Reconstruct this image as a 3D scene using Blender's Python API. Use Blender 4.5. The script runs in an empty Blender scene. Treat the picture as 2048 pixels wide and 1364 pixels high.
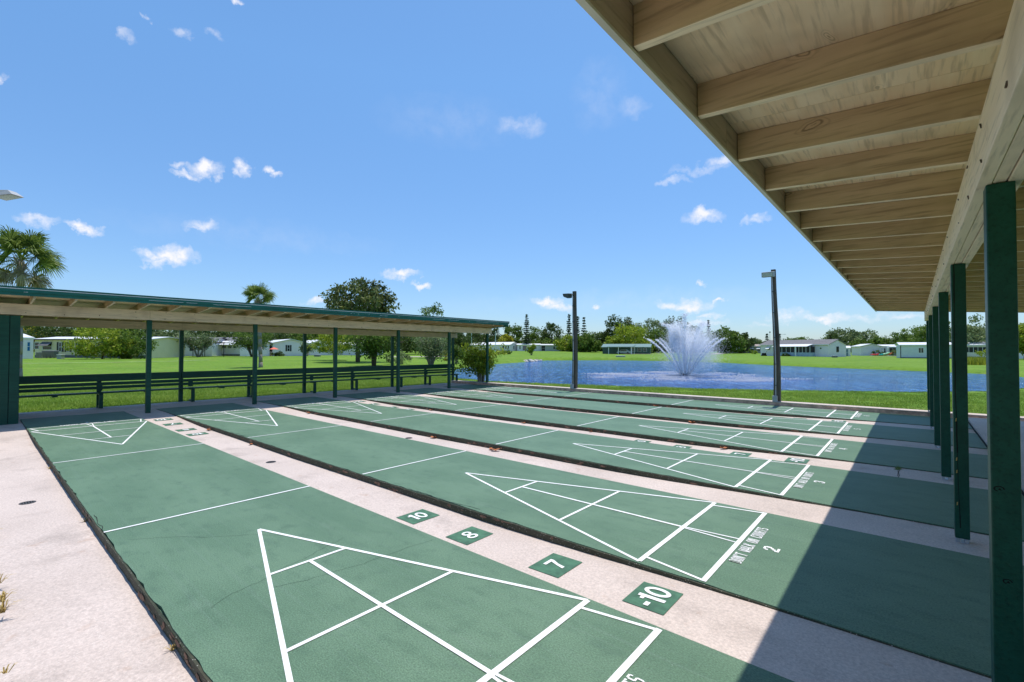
import bpy, bmesh, math, random
import numpy as np
from mathutils import Vector, Matrix
from mathutils.geometry import tessellate_polygon

R = math.radians
random.seed(7)
C = bpy.context.scene.collection
sc = bpy.context.scene

# ------------------------------------------------------------------ camera
CAMX, CAMY, CAMZ = 14.9522, -0.7622, 1.5491
YAW, PIT, ROL, FPX = -0.70988, 0.0188, 0.00176, 933.56
fwd = Vector((math.sin(YAW)*math.cos(PIT), math.cos(YAW)*math.cos(PIT), math.sin(PIT)))
rgt = Vector((math.cos(YAW), -math.sin(YAW), 0))
upv = rgt.cross(fwd)
r2 = math.cos(ROL)*rgt + math.sin(ROL)*upv
u2 = -math.sin(ROL)*rgt + math.cos(ROL)*upv
cam_d = bpy.data.cameras.new('camera'); cam = bpy.data.objects.new('camera', cam_d); C.objects.link(cam)
m = Matrix((r2, u2, -fwd)).transposed().to_4x4(); m.translation = Vector((CAMX, CAMY, CAMZ))
cam.matrix_world = m
cam_d.sensor_width = 36; cam_d.lens = FPX/2048*36
cam_d.clip_start = 0.05; cam_d.clip_end = 6000
sc.camera = cam

# ------------------------------------------------------------------ light
SUN = Vector((-0.04, 0.20, 1.0)).normalized()
sun_el = math.asin(SUN.z); sun_az = math.atan2(SUN.x, SUN.y)
w = bpy.data.worlds.new('World'); sc.world = w; w.use_nodes = True
nt = w.node_tree; nt.nodes.clear()
def wn(t, **k):
    n = nt.nodes.new(t)
    for a, b in k.items(): setattr(n, a, b)
    return n
L = nt.links.new
out = wn('ShaderNodeOutputWorld'); bg = wn('ShaderNodeBackground')
sky = wn('ShaderNodeTexSky'); sky.sky_type = 'NISHITA'; sky.sun_disc = False
sky.sun_elevation = sun_el; sky.sun_rotation = sun_az
sky.altitude = 0; sky.air_density = 1.0; sky.dust_density = 0.35; sky.ozone_density = 3.0
bg.inputs['Strength'].default_value = 0.15
tint = wn('ShaderNodeMixRGB', blend_type='MULTIPLY'); tint.inputs[0].default_value = 1.0
tint.inputs[2].default_value = (0.735, 0.985, 1.10, 1)
L(sky.outputs[0], tint.inputs[1])
# paler, less cyan air towards the horizon all round
tcz = wn('ShaderNodeTexCoord'); sz = wn('ShaderNodeSeparateXYZ'); L(tcz.outputs['Generated'], sz.inputs[0])
hz = wn('ShaderNodeMapRange'); hz.inputs[1].default_value = 0.0; hz.inputs[2].default_value = 0.50; L(sz.outputs['Z'], hz.inputs[0])
hc = wn('ShaderNodeMixRGB'); hc.inputs[1].default_value = (.74, .655, .74, 1); hc.inputs[2].default_value = (1, 1, 1, 1); L(hz.outputs[0], hc.inputs[0])
hm_ = wn('ShaderNodeMixRGB', blend_type='MULTIPLY'); hm_.inputs[0].default_value = 1.0; L(tint.outputs[0], hm_.inputs[1]); L(hc.outputs[0], hm_.inputs[2])
# clouds: small cumulus and wisps at their directions in the sky
tc = wn('ShaderNodeTexCoord')
def dirpx(px, py):
    d = fwd + r2*((px-1024)/FPX) - u2*((py-682)/FPX)
    return d.normalized()
nz = wn('ShaderNodeTexNoise'); nz.inputs['Scale'].default_value = 26; nz.inputs['Detail'].default_value = 6; nz.inputs['Roughness'].default_value = .6
L(tc.outputs['Generated'], nz.inputs['Vector'])
sub = wn('ShaderNodeVectorMath', operation='SUBTRACT'); sub.inputs[1].default_value = (.5, .5, .5); L(nz.outputs['Color'], sub.inputs[0])
scl = wn('ShaderNodeVectorMath', operation='SCALE'); scl.inputs['Scale'].default_value = 0.06; L(sub.outputs[0], scl.inputs[0])
add = wn('ShaderNodeVectorMath', operation='ADD'); L(tc.outputs['Generated'], add.inputs[0]); L(scl.outputs[0], add.inputs[1])
CL = [(412,334,34,17,1),(375,346,24,10,.8),(360,325,15,9,.6),(487,338,16,20,1),(536,342,15,11,1),(553,352,14,8,.9),
 (80,443,36,13,.7),(165,453,26,11,1),(185,460,22,10,.9),(404,452,34,15,.75),(385,460,18,8,.8),(350,510,36,21,1),(300,508,34,12,1),(320,522,34,9,.8),
 (804,547,40,11,1),(838,572,20,7,.8),(634,603,24,8,.9),(1095,605,36,12,1),(1120,616,40,10,.9),(1187,613,14,6,.7),
 (1340,606,34,12,.9),(1385,610,52,12,1),(1440,603,18,6,.9),(1418,630,26,6,.6),(1400,645,50,10,.6),(1575,628,40,11,1),(1630,635,60,9,.9),
 (1406,566,12,6,.8),(1406,432,44,17,.85),(1508,438,32,12,.8),(1448,316,34,12,.6),(1345,360,34,9,.5),(1400,335,70,8,.35),
 (1720,632,60,9,.6),(1820,634,50,8,.5),(1530,645,36,6,.4),(1040,250,54,22,.35),(478,4,14,8,.9),(2,160,12,16,.8),(257,74,18,12,.4),(366,66,16,14,.45),
 (425,70,14,10,.4),(290,36,10,6,.45),(900,240,160,50,.07),(1200,190,60,70,.10),(1270,215,36,22,.2),(520,470,260,30,.07),(1250,600,400,26,.07)]
acc = None
for px, py, hw, hh, st in CL:
    c = dirpx(px, py); h = math.hypot(c.x, c.y)
    az = math.atan2(c.y, c.x)
    k = 1.0/FPX*(FPX/math.hypot(FPX, math.hypot(px-1024, py-682)))
    mp = wn('ShaderNodeMapping', vector_type='TEXTURE')
    mp.inputs['Location'].default_value = c
    mp.inputs['Rotation'].default_value = (0, -math.asin(c.z), az)
    kk = k*1.05
    mp.inputs['Scale'].default_value = (1.0, hw*kk, hh*kk)
    ln = wn('ShaderNodeVectorMath', operation='LENGTH')
    mr = wn('ShaderNodeMapRange'); mr.inputs[1].default_value = 1.0; mr.inputs[2].default_value = 0.25
    mr.inputs[3].default_value = 0; mr.inputs[4].default_value = st*.9
    L(add.outputs[0], mp.inputs['Vector']); L(mp.outputs[0], ln.inputs[0]); L(ln.outputs['Value'], mr.inputs[0])
    if acc is None: acc = mr.outputs[0]
    else:
        mx = wn('ShaderNodeMath', operation='MAXIMUM'); L(acc, mx.inputs[0]); L(mr.outputs[0], mx.inputs[1]); acc = mx.outputs[0]
nz2 = wn('ShaderNodeTexNoise'); nz2.inputs['Scale'].default_value = 34; nz2.inputs['Detail'].default_value = 8; nz2.inputs['Roughness'].default_value = .62
L(tc.outputs['Generated'], nz2.inputs['Vector'])
ns = wn('ShaderNodeMapRange'); ns.inputs[1].default_value = .34; ns.inputs[2].default_value = .62; ns.inputs[3].default_value = .25; ns.inputs[4].default_value = 1.25
L(nz2.outputs['Fac'], ns.inputs[0])
mul = wn('ShaderNodeMath', operation='MULTIPLY'); L(acc, mul.inputs[0]); L(ns.outputs[0], mul.inputs[1])
mul.use_clamp = True
mixc = wn('ShaderNodeMixRGB'); mixc.inputs[2].default_value = (5.6, 5.6, 6.0, 1)
L(mul.outputs[0], mixc.inputs[0]); L(hm_.outputs[0], mixc.inputs[1])
L(mixc.outputs[0], bg.inputs['Color']); L(bg.outputs[0], out.inputs['Surface'])

sl = bpy.data.lights.new('sun', 'SUN'); sl.energy = 3.85; sl.angle = R(0.53); sl.color = (1.0, 0.95, 0.87)
so = bpy.data.objects.new('sun', sl); C.objects.link(so)
so.rotation_euler = SUN.to_track_quat('Z', 'Y').to_euler(); so.location = (0, 0, 40)
vs = sc.view_settings; vs.view_transform = 'Standard'; vs.look = 'None'; vs.gamma = 1; vs.exposure = 0.22; vs.use_curve_mapping = False
sc.render.engine = 'CYCLES'

# ------------------------------------------------------------------ materials
MATS = {}
def newmat(name):
    mt = bpy.data.materials.new(name); mt.use_nodes = True
    n = mt.node_tree; b = n.nodes['Principled BSDF']
    return mt, n, b
def N(n, t, **k):
    x = n.nodes.new(t)
    for a, v in k.items(): setattr(x, a, v)
    return x
def mix_noise(n, c1, c2, scale, detail=4, lo=.35, hi=.65, vec=None, stretch=None, rough=.55, coord='Object'):
    t = N(n, 'ShaderNodeTexCoord'); v = t.outputs[coord] if vec is None else vec
    if stretch:
        mp = N(n, 'ShaderNodeMapping'); mp.inputs['Scale'].default_value = stretch
        n.links.new(v, mp.inputs[0]); v = mp.outputs[0]
    z = N(n, 'ShaderNodeTexNoise'); z.inputs['Scale'].default_value = scale; z.inputs['Detail'].default_value = detail; z.inputs['Roughness'].default_value = rough
    n.links.new(v, z.inputs['Vector'])
    mr = N(n, 'ShaderNodeMapRange'); mr.inputs[1].default_value = lo; mr.inputs[2].default_value = hi
    n.links.new(z.outputs['Fac'], mr.inputs[0])
    mx = N(n, 'ShaderNodeMixRGB')
    for i, c in ((1, c1), (2, c2)):
        if hasattr(c, 'is_linked') or hasattr(c, 'links'): n.links.new(c, mx.inputs[i])
        else: mx.inputs[i].default_value = (*c, 1)
    n.links.new(mr.outputs[0], mx.inputs[0])
    return mx.outputs[0], z.outputs['Fac'], v
def bump(n, b, fac, strength, dist=.01, prev=None):
    bp = N(n, 'ShaderNodeBump'); bp.inputs['Strength'].default_value = strength; bp.inputs['Distance'].default_value = dist
    n.links.new(fac, bp.inputs['Height'])
    if prev is not None: n.links.new(prev, bp.inputs['Normal'])
    n.links.new(bp.outputs[0], b.inputs['Normal']); return bp.outputs[0]
def simple(name, col, rough=.6, var=.12, scale=3, bumps=0, metallic=0, spec=.4, bscale=40, stretch=None):
    if name in MATS: return MATS[name]
    mt, n, b = newmat(name)
    c1 = tuple(x*(1-var) for x in col); c2 = tuple(min(1, x*(1+var)) for x in col)
    o, f, v = mix_noise(n, c1, c2, scale, 5, stretch=stretch)
    n.links.new(o, b.inputs['Base Color']); b.inputs['Roughness'].default_value = rough
    b.inputs['Metallic'].default_value = metallic; b.inputs['Specular IOR Level'].default_value = spec
    if bumps:
        z = N(n, 'ShaderNodeTexNoise'); z.inputs['Scale'].default_value = bscale; z.inputs['Detail'].default_value = 6
        n.links.new(v, z.inputs['Vector']); bump(n, b, z.outputs['Fac'], bumps)
    MATS[name] = mt; return mt

def mat_court():
    mt, n, b = newmat('court_green')
    a, f, v = mix_noise(n, (.090,.166,.100), (.116,.200,.124), 1.1, 5, .38, .62, stretch=(1, 1.6, 1), coord='Object')
    g, f2, _ = mix_noise(n, a, (.072,.136,.084), 5.5, 6, .52, .78, vec=v)          # darker scuffed patches
    h, f3, _ = mix_noise(n, g, (.148,.230,.158), 2.3, 6, .62, .95, vec=v)            # worn lighter patches
    # faint disc tracks along the lane
    mpt = N(n, 'ShaderNodeMapping'); mpt.inputs['Scale'].default_value = (.22, 9, 1); n.links.new(v, mpt.inputs[0])
    zt = N(n, 'ShaderNodeTexNoise'); zt.inputs['Scale'].default_value = 2.2; zt.inputs['Detail'].default_value = 5; n.links.new(mpt.outputs[0], zt.inputs['Vector'])
    mt_ = N(n, 'ShaderNodeMapRange'); mt_.inputs[1].default_value = .54; mt_.inputs[2].default_value = .74; mt_.inputs[4].default_value = .28; n.links.new(zt.outputs['Fac'], mt_.inputs[0])
    tk = N(n, 'ShaderNodeMixRGB'); tk.inputs[2].default_value = (.15,.225,.17,1); n.links.new(mt_.outputs[0], tk.inputs[0]); n.links.new(h, tk.inputs[1]); h = tk.outputs[0]
    z = N(n, 'ShaderNodeTexNoise'); z.inputs['Scale'].default_value = 85; z.inputs['Detail'].default_value = 5; z.inputs['Roughness'].default_value = .75
    n.links.new(v, z.inputs['Vector'])
    mr = N(n, 'ShaderNodeMapRange'); mr.inputs[1].default_value = .3; mr.inputs[2].default_value = .7; mr.inputs[3].default_value = .50; mr.inputs[4].default_value = 1.50
    n.links.new(z.outputs['Fac'], mr.inputs[0])
    mm = N(n, 'ShaderNodeMixRGB', blend_type='MULTIPLY'); mm.inputs[0].default_value = 1
    n.links.new(h, mm.inputs[1]); n.links.new(mr.outputs[0], mm.inputs[2])
    # tiny pale specks of grit
    vo = N(n, 'ShaderNodeTexVoronoi'); vo.inputs['Scale'].default_value = 9; n.links.new(v, vo.inputs['Vector'])
    ms = N(n, 'ShaderNodeMapRange'); ms.inputs[1].default_value = .035; ms.inputs[2].default_value = .02
    n.links.new(vo.outputs['Distance'], ms.inputs[0])
    sp = N(n, 'ShaderNodeMixRGB'); sp.inputs[2].default_value = (.4, .45, .4, 1); 
    ms2 = N(n, 'ShaderNodeMath', operation='MULTIPLY'); ms2.inputs[1].default_value = .7; n.links.new(ms.outputs[0], ms2.inputs[0])
    n.links.new(ms2.outputs[0], sp.inputs[0]); n.links.new(mm.outputs[0], sp.inputs[1])
    n.links.new(sp.outputs[0], b.inputs['Base Color']); b.inputs['Roughness'].default_value = .62; b.inputs['Specular IOR Level'].default_value = .35
    bump(n, b, z.outputs['Fac'], .22, .004)
    return mt
def mat_concrete(name, c1, c2, spec=.3):
    mt, n, b = newmat(name)
    a, f, v = mix_noise(n, c1, c2, .9, 6, .35, .65)
    g, f2, _ = mix_noise(n, a, tuple(x*.72 for x in c1), 2.2, 8, .56, .82, vec=v)
    g, f2b, _ = mix_noise(n, g, (c1[0]*.85, c1[1]*.72, c1[2]*.62), 5.5, 8, .64, .8, vec=v)
    z = N(n, 'ShaderNodeTexNoise'); z.inputs['Scale'].default_value = 60; z.inputs['Detail'].default_value = 5; z.inputs['Roughness'].default_value = .75; n.links.new(v, z.inputs['Vector'])
    mr = N(n, 'ShaderNodeMapRange'); mr.inputs[1].default_value = .3; mr.inputs[2].default_value = .72; mr.inputs[3].default_value = .74; mr.inputs[4].default_value = 1.24
    n.links.new(z.outputs['Fac'], mr.inputs[0])
    mm = N(n, 'ShaderNodeMixRGB', blend_type='MULTIPLY'); mm.inputs[0].default_value = 1
    n.links.new(g, mm.inputs[1]); n.links.new(mr.outputs[0], mm.inputs[2])
    vo = N(n, 'ShaderNodeTexVoronoi'); vo.inputs['Scale'].default_value = 55; n.links.new(v, vo.inputs['Vector'])
    ms = N(n, 'ShaderNodeMapRange'); ms.inputs[1].default_value = .22; ms.inputs[2].default_value = .1; ms.inputs[4].default_value = .5
    n.links.new(vo.outputs['Distance'], ms.inputs[0])
    sp = N(n, 'ShaderNodeMixRGB'); sp.inputs[2].default_value = (.72, .68, .62, 1)
    n.links.new(ms.outputs[0], sp.inputs[0]); n.links.new(mm.outputs[0], sp.inputs[1])
    n.links.new(sp.outputs[0], b.inputs['Base Color']); b.inputs['Roughness'].default_value = .75; b.inputs['Specular IOR Level'].default_value = spec
    bump(n, b, z.outputs['Fac'], .3, .004)
    return mt
def mat_wood(name, c1, c2, axis, dark=(.12,.08,.045), knots=True, rough=.6, knot_scale=2.6):
    """painted timber: grain along axis (0 x, 1 y), knots and stains"""
    mt, n, b = newmat(name)
    st = [7, 7, 7]; st[axis] = .45
    t = N(n, 'ShaderNodeTexCoord')
    oi = N(n, 'ShaderNodeObjectInfo')
    ofs = N(n, 'ShaderNodeVectorMath', operation='SCALE'); ofs.inputs[0].default_value = (13.1, 7.7, 5.3)
    n.links.new(oi.outputs['Random'], ofs.inputs['Scale'])
    ad = N(n, 'ShaderNodeVectorMath', operation='ADD'); n.links.new(t.outputs['Object'], ad.inputs[0]); n.links.new(ofs.outputs[0], ad.inputs[1])
    a, f, v = mix_noise(n, c1, c2, 2.2, 6, .3, .7, vec=ad.outputs[0], stretch=tuple(st))
    z = N(n, 'ShaderNodeTexNoise'); z.inputs['Scale'].default_value = 9; z.inputs['Detail'].default_value = 5; n.links.new(v, z.inputs['Vector'])
    mr = N(n, 'ShaderNodeMapRange'); mr.inputs[1].default_value = .52; mr.inputs[2].default_value = .68; mr.inputs[4].default_value = .55
    n.links.new(z.outputs['Fac'], mr.inputs[0])
    g = N(n, 'ShaderNodeMixRGB'); g.inputs[2].default_value = (*[x*.55 for x in c1], 1)
    n.links.new(mr.outputs[0], g.inputs[0]); n.links.new(a, g.inputs[1])
    col = g.outputs[0]
    s, f3, _ = mix_noise(n, col, tuple(x*.62 for x in c1), 1.3, 4, .56, .8, vec=ad.outputs[0]); col = s
    if knots:
        mp = N(n, 'ShaderNodeMapping'); k = [4.6, 4.6, 4.6]; k[axis] = 1.8; mp.inputs['Scale'].default_value = k
        dz = N(n, 'ShaderNodeTexNoise'); dz.inputs['Scale'].default_value = 6; n.links.new(ad.outputs[0], dz.inputs['Vector'])
        dv = N(n, 'ShaderNodeVectorMath', operation='SCALE'); dv.inputs['Scale'].default_value = .12; n.links.new(dz.outputs['Color'], dv.inputs[0])
        da = N(n, 'ShaderNodeVectorMath', operation='ADD'); n.links.new(ad.outputs[0], da.inputs[0]); n.links.new(dv.outputs[0], da.inputs[1])
        n.links.new(da.outputs[0], mp.inputs[0])
        vo = N(n, 'ShaderNodeTexVoronoi'); vo.inputs['Scale'].default_value = knot_scale/2; n.links.new(mp.outputs[0], vo.inputs['Vector'])
        wv = N(n, 'ShaderNodeMath', operation='SINE'); w1 = N(n, 'ShaderNodeMath', operation='MULTIPLY'); w1.inputs[1].default_value = 85
        n.links.new(vo.outputs['Distance'], w1.inputs[0]); n.links.new(w1.outputs[0], wv.inputs[0])
        fo = N(n, 'ShaderNodeMapRange'); fo.inputs[1].default_value = .20; fo.inputs[2].default_value = .06; fo.inputs[3].default_value = 0; fo.inputs[4].default_value = .8
        n.links.new(vo.outputs['Distance'], fo.inputs[0])
        wm = N(n, 'ShaderNodeMapRange'); wm.inputs[1].default_value = -.2; wm.inputs[2].default_value = 1; wm.inputs[3].default_value = 0; wm.inputs[4].default_value = 1
        n.links.new(wv.outputs[0], wm.inputs[0])
        mu = N(n, 'ShaderNodeMath', operation='MULTIPLY'); n.links.new(fo.outputs[0], mu.inputs[0]); n.links.new(wm.outputs[0], mu.inputs[1])
        kx = N(n, 'ShaderNodeMixRGB'); kx.inputs[2].default_value = (*dark, 1)
        n.links.new(mu.outputs[0], kx.inputs[0]); n.links.new(col, kx.inputs[1]); col = kx.outputs[0]
    n.links.new(col, b.inputs['Base Color']); b.inputs['Roughness'].default_value = rough; b.inputs['Specular IOR Level'].default_value = .3
    bump(n, b, z.outputs['Fac'], .3, .004)
    return mt
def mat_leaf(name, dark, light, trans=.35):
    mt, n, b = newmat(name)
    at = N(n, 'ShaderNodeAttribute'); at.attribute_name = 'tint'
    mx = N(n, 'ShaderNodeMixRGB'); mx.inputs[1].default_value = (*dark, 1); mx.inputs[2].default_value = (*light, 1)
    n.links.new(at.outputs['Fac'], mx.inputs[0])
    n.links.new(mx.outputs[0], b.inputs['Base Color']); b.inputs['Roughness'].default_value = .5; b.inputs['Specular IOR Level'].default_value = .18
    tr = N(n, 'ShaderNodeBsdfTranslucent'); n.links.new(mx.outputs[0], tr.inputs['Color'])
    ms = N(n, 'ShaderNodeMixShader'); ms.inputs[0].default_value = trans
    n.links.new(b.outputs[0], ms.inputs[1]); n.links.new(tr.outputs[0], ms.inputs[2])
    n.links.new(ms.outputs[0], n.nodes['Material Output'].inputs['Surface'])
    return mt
def mat_grass():
    mt, n, b = newmat('lawn_grass')
    a, f, v = mix_noise(n, (.12,.235,.018), (.18,.30,.03), .16, 5, .35, .65)
    a2, f2, _ = mix_noise(n, a, (.24,.33,.06), .55, 7, .55, .8, vec=v)
    a3, f3, _ = mix_noise(n, a2, (.075,.15,.012), 7, 6, .5, .78, vec=v)
    a4, f4, _ = mix_noise(n, a3, (.06,.12,.012), 34, 4, .5, .75, vec=v)
    a5, f5, _ = mix_noise(n, a4, (.19,.22,.05), .35, 6, .56, .8, vec=v, stretch=(1, 2.2, 1))
    a6, f6, _ = mix_noise(n, a5, (.055,.115,.012), 1.7, 7, .55, .78, vec=v)
    n.links.new(a6, b.inputs['Base Color']); b.inputs['Roughness'].default_value = .85; b.inputs['Specular IOR Level'].default_value = .15
    bump(n, b, f4, .6, .05)
    return mt
def mat_water():
    mt, n, b = newmat('lake_water')
    t = N(n, 'ShaderNodeTexCoord')
    mp = N(n, 'ShaderNodeMapping'); mp.inputs['Rotation'].default_value = (0, 0, R(-40)); mp.inputs['Scale'].default_value = (1.0, 2.3, 1)
    n.links.new(t.outputs['Object'], mp.inputs[0])
    z = N(n, 'ShaderNodeTexNoise'); z.inputs['Scale'].default_value = 1.5; z.inputs['Detail'].default_value = 5; z.inputs['Roughness'].default_value = .66; z.inputs['Distortion'].default_value = .3
    n.links.new(mp.outputs[0], z.inputs['Vector'])
    z2 = N(n, 'ShaderNodeTexNoise'); z2.inputs['Scale'].default_value = .07; z2.inputs['Detail'].default_value = 4; n.links.new(mp.outputs[0], z2.inputs['Vector'])
    mx = N(n, 'ShaderNodeMixRGB'); mx.inputs[1].default_value = (.012,.085,.31,1); mx.inputs[2].default_value = (.018,.12,.40,1)
    mr = N(n, 'ShaderNodeMapRange'); mr.inputs[1].default_value = .4; mr.inputs[2].default_value = .6; n.links.new(z2.outputs['Fac'], mr.inputs[0]); n.links.new(mr.outputs[0], mx.inputs[0])
    wr = N(n, 'ShaderNodeMapRange'); wr.inputs[1].default_value = .46; wr.inputs[2].default_value = .66; wr.inputs[4].default_value = .75; 
    d1 = N(n, 'ShaderNodeVectorMath', operation='DOT_PRODUCT'); d1.inputs[1].default_value = (2.6*.80, 2.6*.60, 0); n.links.new(t.outputs['Object'], d1.inputs[0])
    d2 = N(n, 'ShaderNodeVectorMath', operation='DOT_PRODUCT'); d2.inputs[1].default_value = (-.55*.60, .55*.80, 0); n.links.new(t.outputs['Object'], d2.inputs[0])
    cb = N(n, 'ShaderNodeCombineXYZ'); n.links.new(d1.outputs['Value'], cb.inputs[0]); n.links.new(d2.outputs['Value'], cb.inputs[1])
    zw = N(n, 'ShaderNodeTexNoise'); zw.inputs['Scale'].default_value = 1.0; zw.inputs['Detail'].default_value = 3; zw.inputs['Roughness'].default_value = .6; n.links.new(cb.outputs[0], zw.inputs['Vector'])
    n.links.new(zw.outputs['Fac'], wr.inputs[0])
    m3 = N(n, 'ShaderNodeMixRGB'); m3.inputs[2].default_value = (.12,.33,.74,1); n.links.new(wr.outputs[0], m3.inputs[0]); n.links.new(mx.outputs[0], m3.inputs[1])  # wave highlights painted into the base colour by noise
    n.links.new(m3.outputs[0], b.inputs['Base Color']); b.inputs['Roughness'].default_value = .10; b.inputs['IOR'].default_value = 1.33; b.inputs['Specular IOR Level'].default_value = .32
    b1 = bump(n, b, z.outputs['Fac'], 1.0, .35); bump(n, b, zw.outputs['Fac'], 1.0, .5, b1)
    return mt
def mat_spray(name, alpha=1.0, col=(.85,.88,.92)):
    mt, n, b = newmat(name)
    d = N(n, 'ShaderNodeBsdfDiffuse'); d.inputs[0].default_value = (*col, 1)
    tr = N(n, 'ShaderNodeBsdfTranslucent'); tr.inputs[0].default_value = (*col, 1)
    ms = N(n, 'ShaderNodeMixShader'); ms.inputs[0].default_value = .5
    n.links.new(d.outputs[0], ms.inputs[1]); n.links.new(tr.outputs[0], ms.inputs[2])
    o = ms.outputs[0]
    if alpha < 1:
        tp = N(n, 'ShaderNodeBsdfTransparent'); m2 = N(n, 'ShaderNodeMixShader'); m2.inputs[0].default_value = alpha
        n.links.new(tp.outputs[0], m2.inputs[1]); n.links.new(o, m2.inputs[2]); o = m2.outputs[0]
    n.links.new(o, n.nodes['Material Output'].inputs['Surface'])
    return mt
def mat_siding(name, col, pitch=.2):
    mt, n, b = newmat(name)
    a, f, v = mix_noise(n, tuple(x*.94 for x in col), col, 1.2, 4)
    sx = N(n, 'ShaderNodeSeparateXYZ'); n.links.new(v, sx.inputs[0])
    md = N(n, 'ShaderNodeMath', operation='FRACT'); dv = N(n, 'ShaderNodeMath', operation='DIVIDE'); dv.inputs[1].default_value = pitch
    n.links.new(sx.outputs['Z'], dv.inputs[0]); n.links.new(dv.outputs[0], md.inputs[0])
    n.links.new(a, b.inputs['Base Color']); b.inputs['Roughness'].default_value = .55
    bump(n, b, md.outputs[0], .5, .03)
    return mt

m_court = mat_court()
m_conc = mat_concrete('walkway_concrete', (.515,.425,.375), (.60,.50,.445))
m_conc2 = mat_concrete('grey_concrete', (.36,.33,.30), (.46,.43,.39))
m_kerbface = simple('kerb_face', (.60,.37,.29), .85, .35, 6, .4)
m_line = simple('white_line_paint', (.80,.80,.79), .6, .09, 9)
m_sqgreen = simple('stencil_square_paint', (.055,.145,.08), .6, .25, 14)
m_edge = mat_concrete('worn_slab_edge', (.035,.045,.026), (.075,.07,.045))
m_chip = simple('exposed_slab_edge', (.22,.13,.085), .9, .4, 25, .4)
m_raft = mat_wood('rafter_timber', (.47,.335,.19), (.64,.475,.285), 0)
m_raftedge = mat_wood('rafter_edge_bounce_light', (.84,.68,.47), (.94,.79,.57), 0, knots=False)  # light bounced off the ground, painted as a paler tone on rafter undersides
m_deckw = mat_wood('plywood_deck', (.88,.66,.42), (.98,.80,.56), 1, dark=(.3,.22,.14), knot_scale=3.4)
m_fasw = mat_wood('fascia_timber', (.40,.32,.24), (.52,.42,.33), 1, knots=False)
m_beam = mat_wood('beam_timber', (.88,.71,.53), (.96,.80,.62), 1, dark=(.3,.2,.12), knot_scale=1.6)
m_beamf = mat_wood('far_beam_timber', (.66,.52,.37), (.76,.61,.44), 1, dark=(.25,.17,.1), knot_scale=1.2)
m_dkgreen = mat_wood('green_post_paint', (.005,.055,.034), (.009,.080,.050), 1, dark=(.002,.012,.009), knots=False, rough=.42)
m_teal = simple('teal_roof_trim', (.006,.115,.085), .4, .15, 5)
m_pale_edge = simple('pale_metal_edge', (.62,.60,.52), .5, .1, 4)
m_galv = simple('galvanized_steel', (.45,.47,.5), .35, .15, 12, metallic=.8)
m_black = simple('dark_gap', (.008,.008,.007), .9, .1, 5)
m_grass = mat_grass()
m_blade = mat_leaf('grass_blade', (.12,.22,.02), (.40,.52,.10), .35)
m_water = mat_water()
m_pole = mat_wood('weathered_pole', (.085,.07,.055), (.15,.125,.10), 2, knots=False, rough=.85)
m_roofshingle = simple('grey_shingle', (.16,.155,.16), .9, .2, 3, .3)
m_roofmetal = simple('white_metal_roof', (.74,.74,.74), .45, .06, 2)
m_white = mat_siding('white_siding', (.92,.82,.86))
m_whitep = simple('white_trim', (.80,.80,.80), .5, .03)
m_cream = mat_siding('cream_siding', (.84,.72,.48))
m_mint = mat_siding('mint_siding', (.70,.73,.76))
m_tan = mat_siding('tan_siding', (.42,.38,.33))
m_grey = mat_siding('grey_siding', (.45,.45,.48))
m_greensid = mat_siding('green_siding', (.055,.10,.09))
m_glass = simple('window_glass', (.02,.025,.03), .08, .2, 2, spec=.8)
m_blueglass = simple('blue_window', (.02,.14,.38), .15, .1, 2, spec=.8)
m_screen = simple('dark_screen', (.03,.026,.028), .6, .3, 2)
m_shutter = simple('dark_shutter', (.035,.03,.035), .6, .2)
m_salmon = simple('salmon_roof', (.55,.24,.16), .8, .2)
m_brick = simple('pinkish_brick', (.25,.14,.11), .9, .25, 9, .3)
m_skirt = simple('lattice_skirt', (.17,.17,.19), .8, .35, 12)
m_greenroof = simple('green_metal_roof', (.16,.25,.23), .5, .1)
m_car = simple('white_car_paint', (.75,.75,.76), .25, .02, spec=.6)
m_rubber = simple('black_rubber', (.012,.012,.012), .8, .1)
m_bark = simple('bark', (.11,.085,.06), .9, .3, 6, .5, stretch=(2,2,.5))
m_bark2 = simple('pale_bark', (.27,.23,.19), .9, .25, 8, .5, stretch=(2,2,.5))
m_orange = simple('orange_plastic', (.75,.16,.03), .4, .05)
m_red = simple('red_plastic', (.6,.05,.04), .4, .05)
m_tealp = simple('teal_plastic', (.03,.4,.36), .4, .05)
m_limep = simple('pale_green_plastic', (.35,.65,.4), .4, .05)
m_bin = simple('grey_bin_plastic', (.13,.135,.15), .5, .1)
m_leafdry = simple('dry_leaf', (.38,.13,.045), .7, .3, 30)
m_straw = simple('dry_weed', (.42,.30,.10), .8, .25, 20)
m_lens = simple('lamp_lens', (.40,.46,.40), .2, .1)
m_fixture = simple('lamp_housing', (.32,.33,.33), .5, .1)
m_fixdark = simple('dark_lamp_housing', (.05,.065,.06), .5, .1)
m_pipe = simple('grey_conduit', (.42,.42,.43), .5, .1)
m_rock = simple('pale_rock', (.5,.47,.42), .9, .25, 5, .5)
m_sand = simple('driveway_sand', (.55,.47,.41), .9, .15, 1)
m_spray = mat_spray('water_spray', .95, (.97,.97,.98))
m_mist = mat_spray('water_mist', .6, (.95,.96,.98))
m_foam = mat_spray('foam', .8, (.75,.75,.78))
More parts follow.
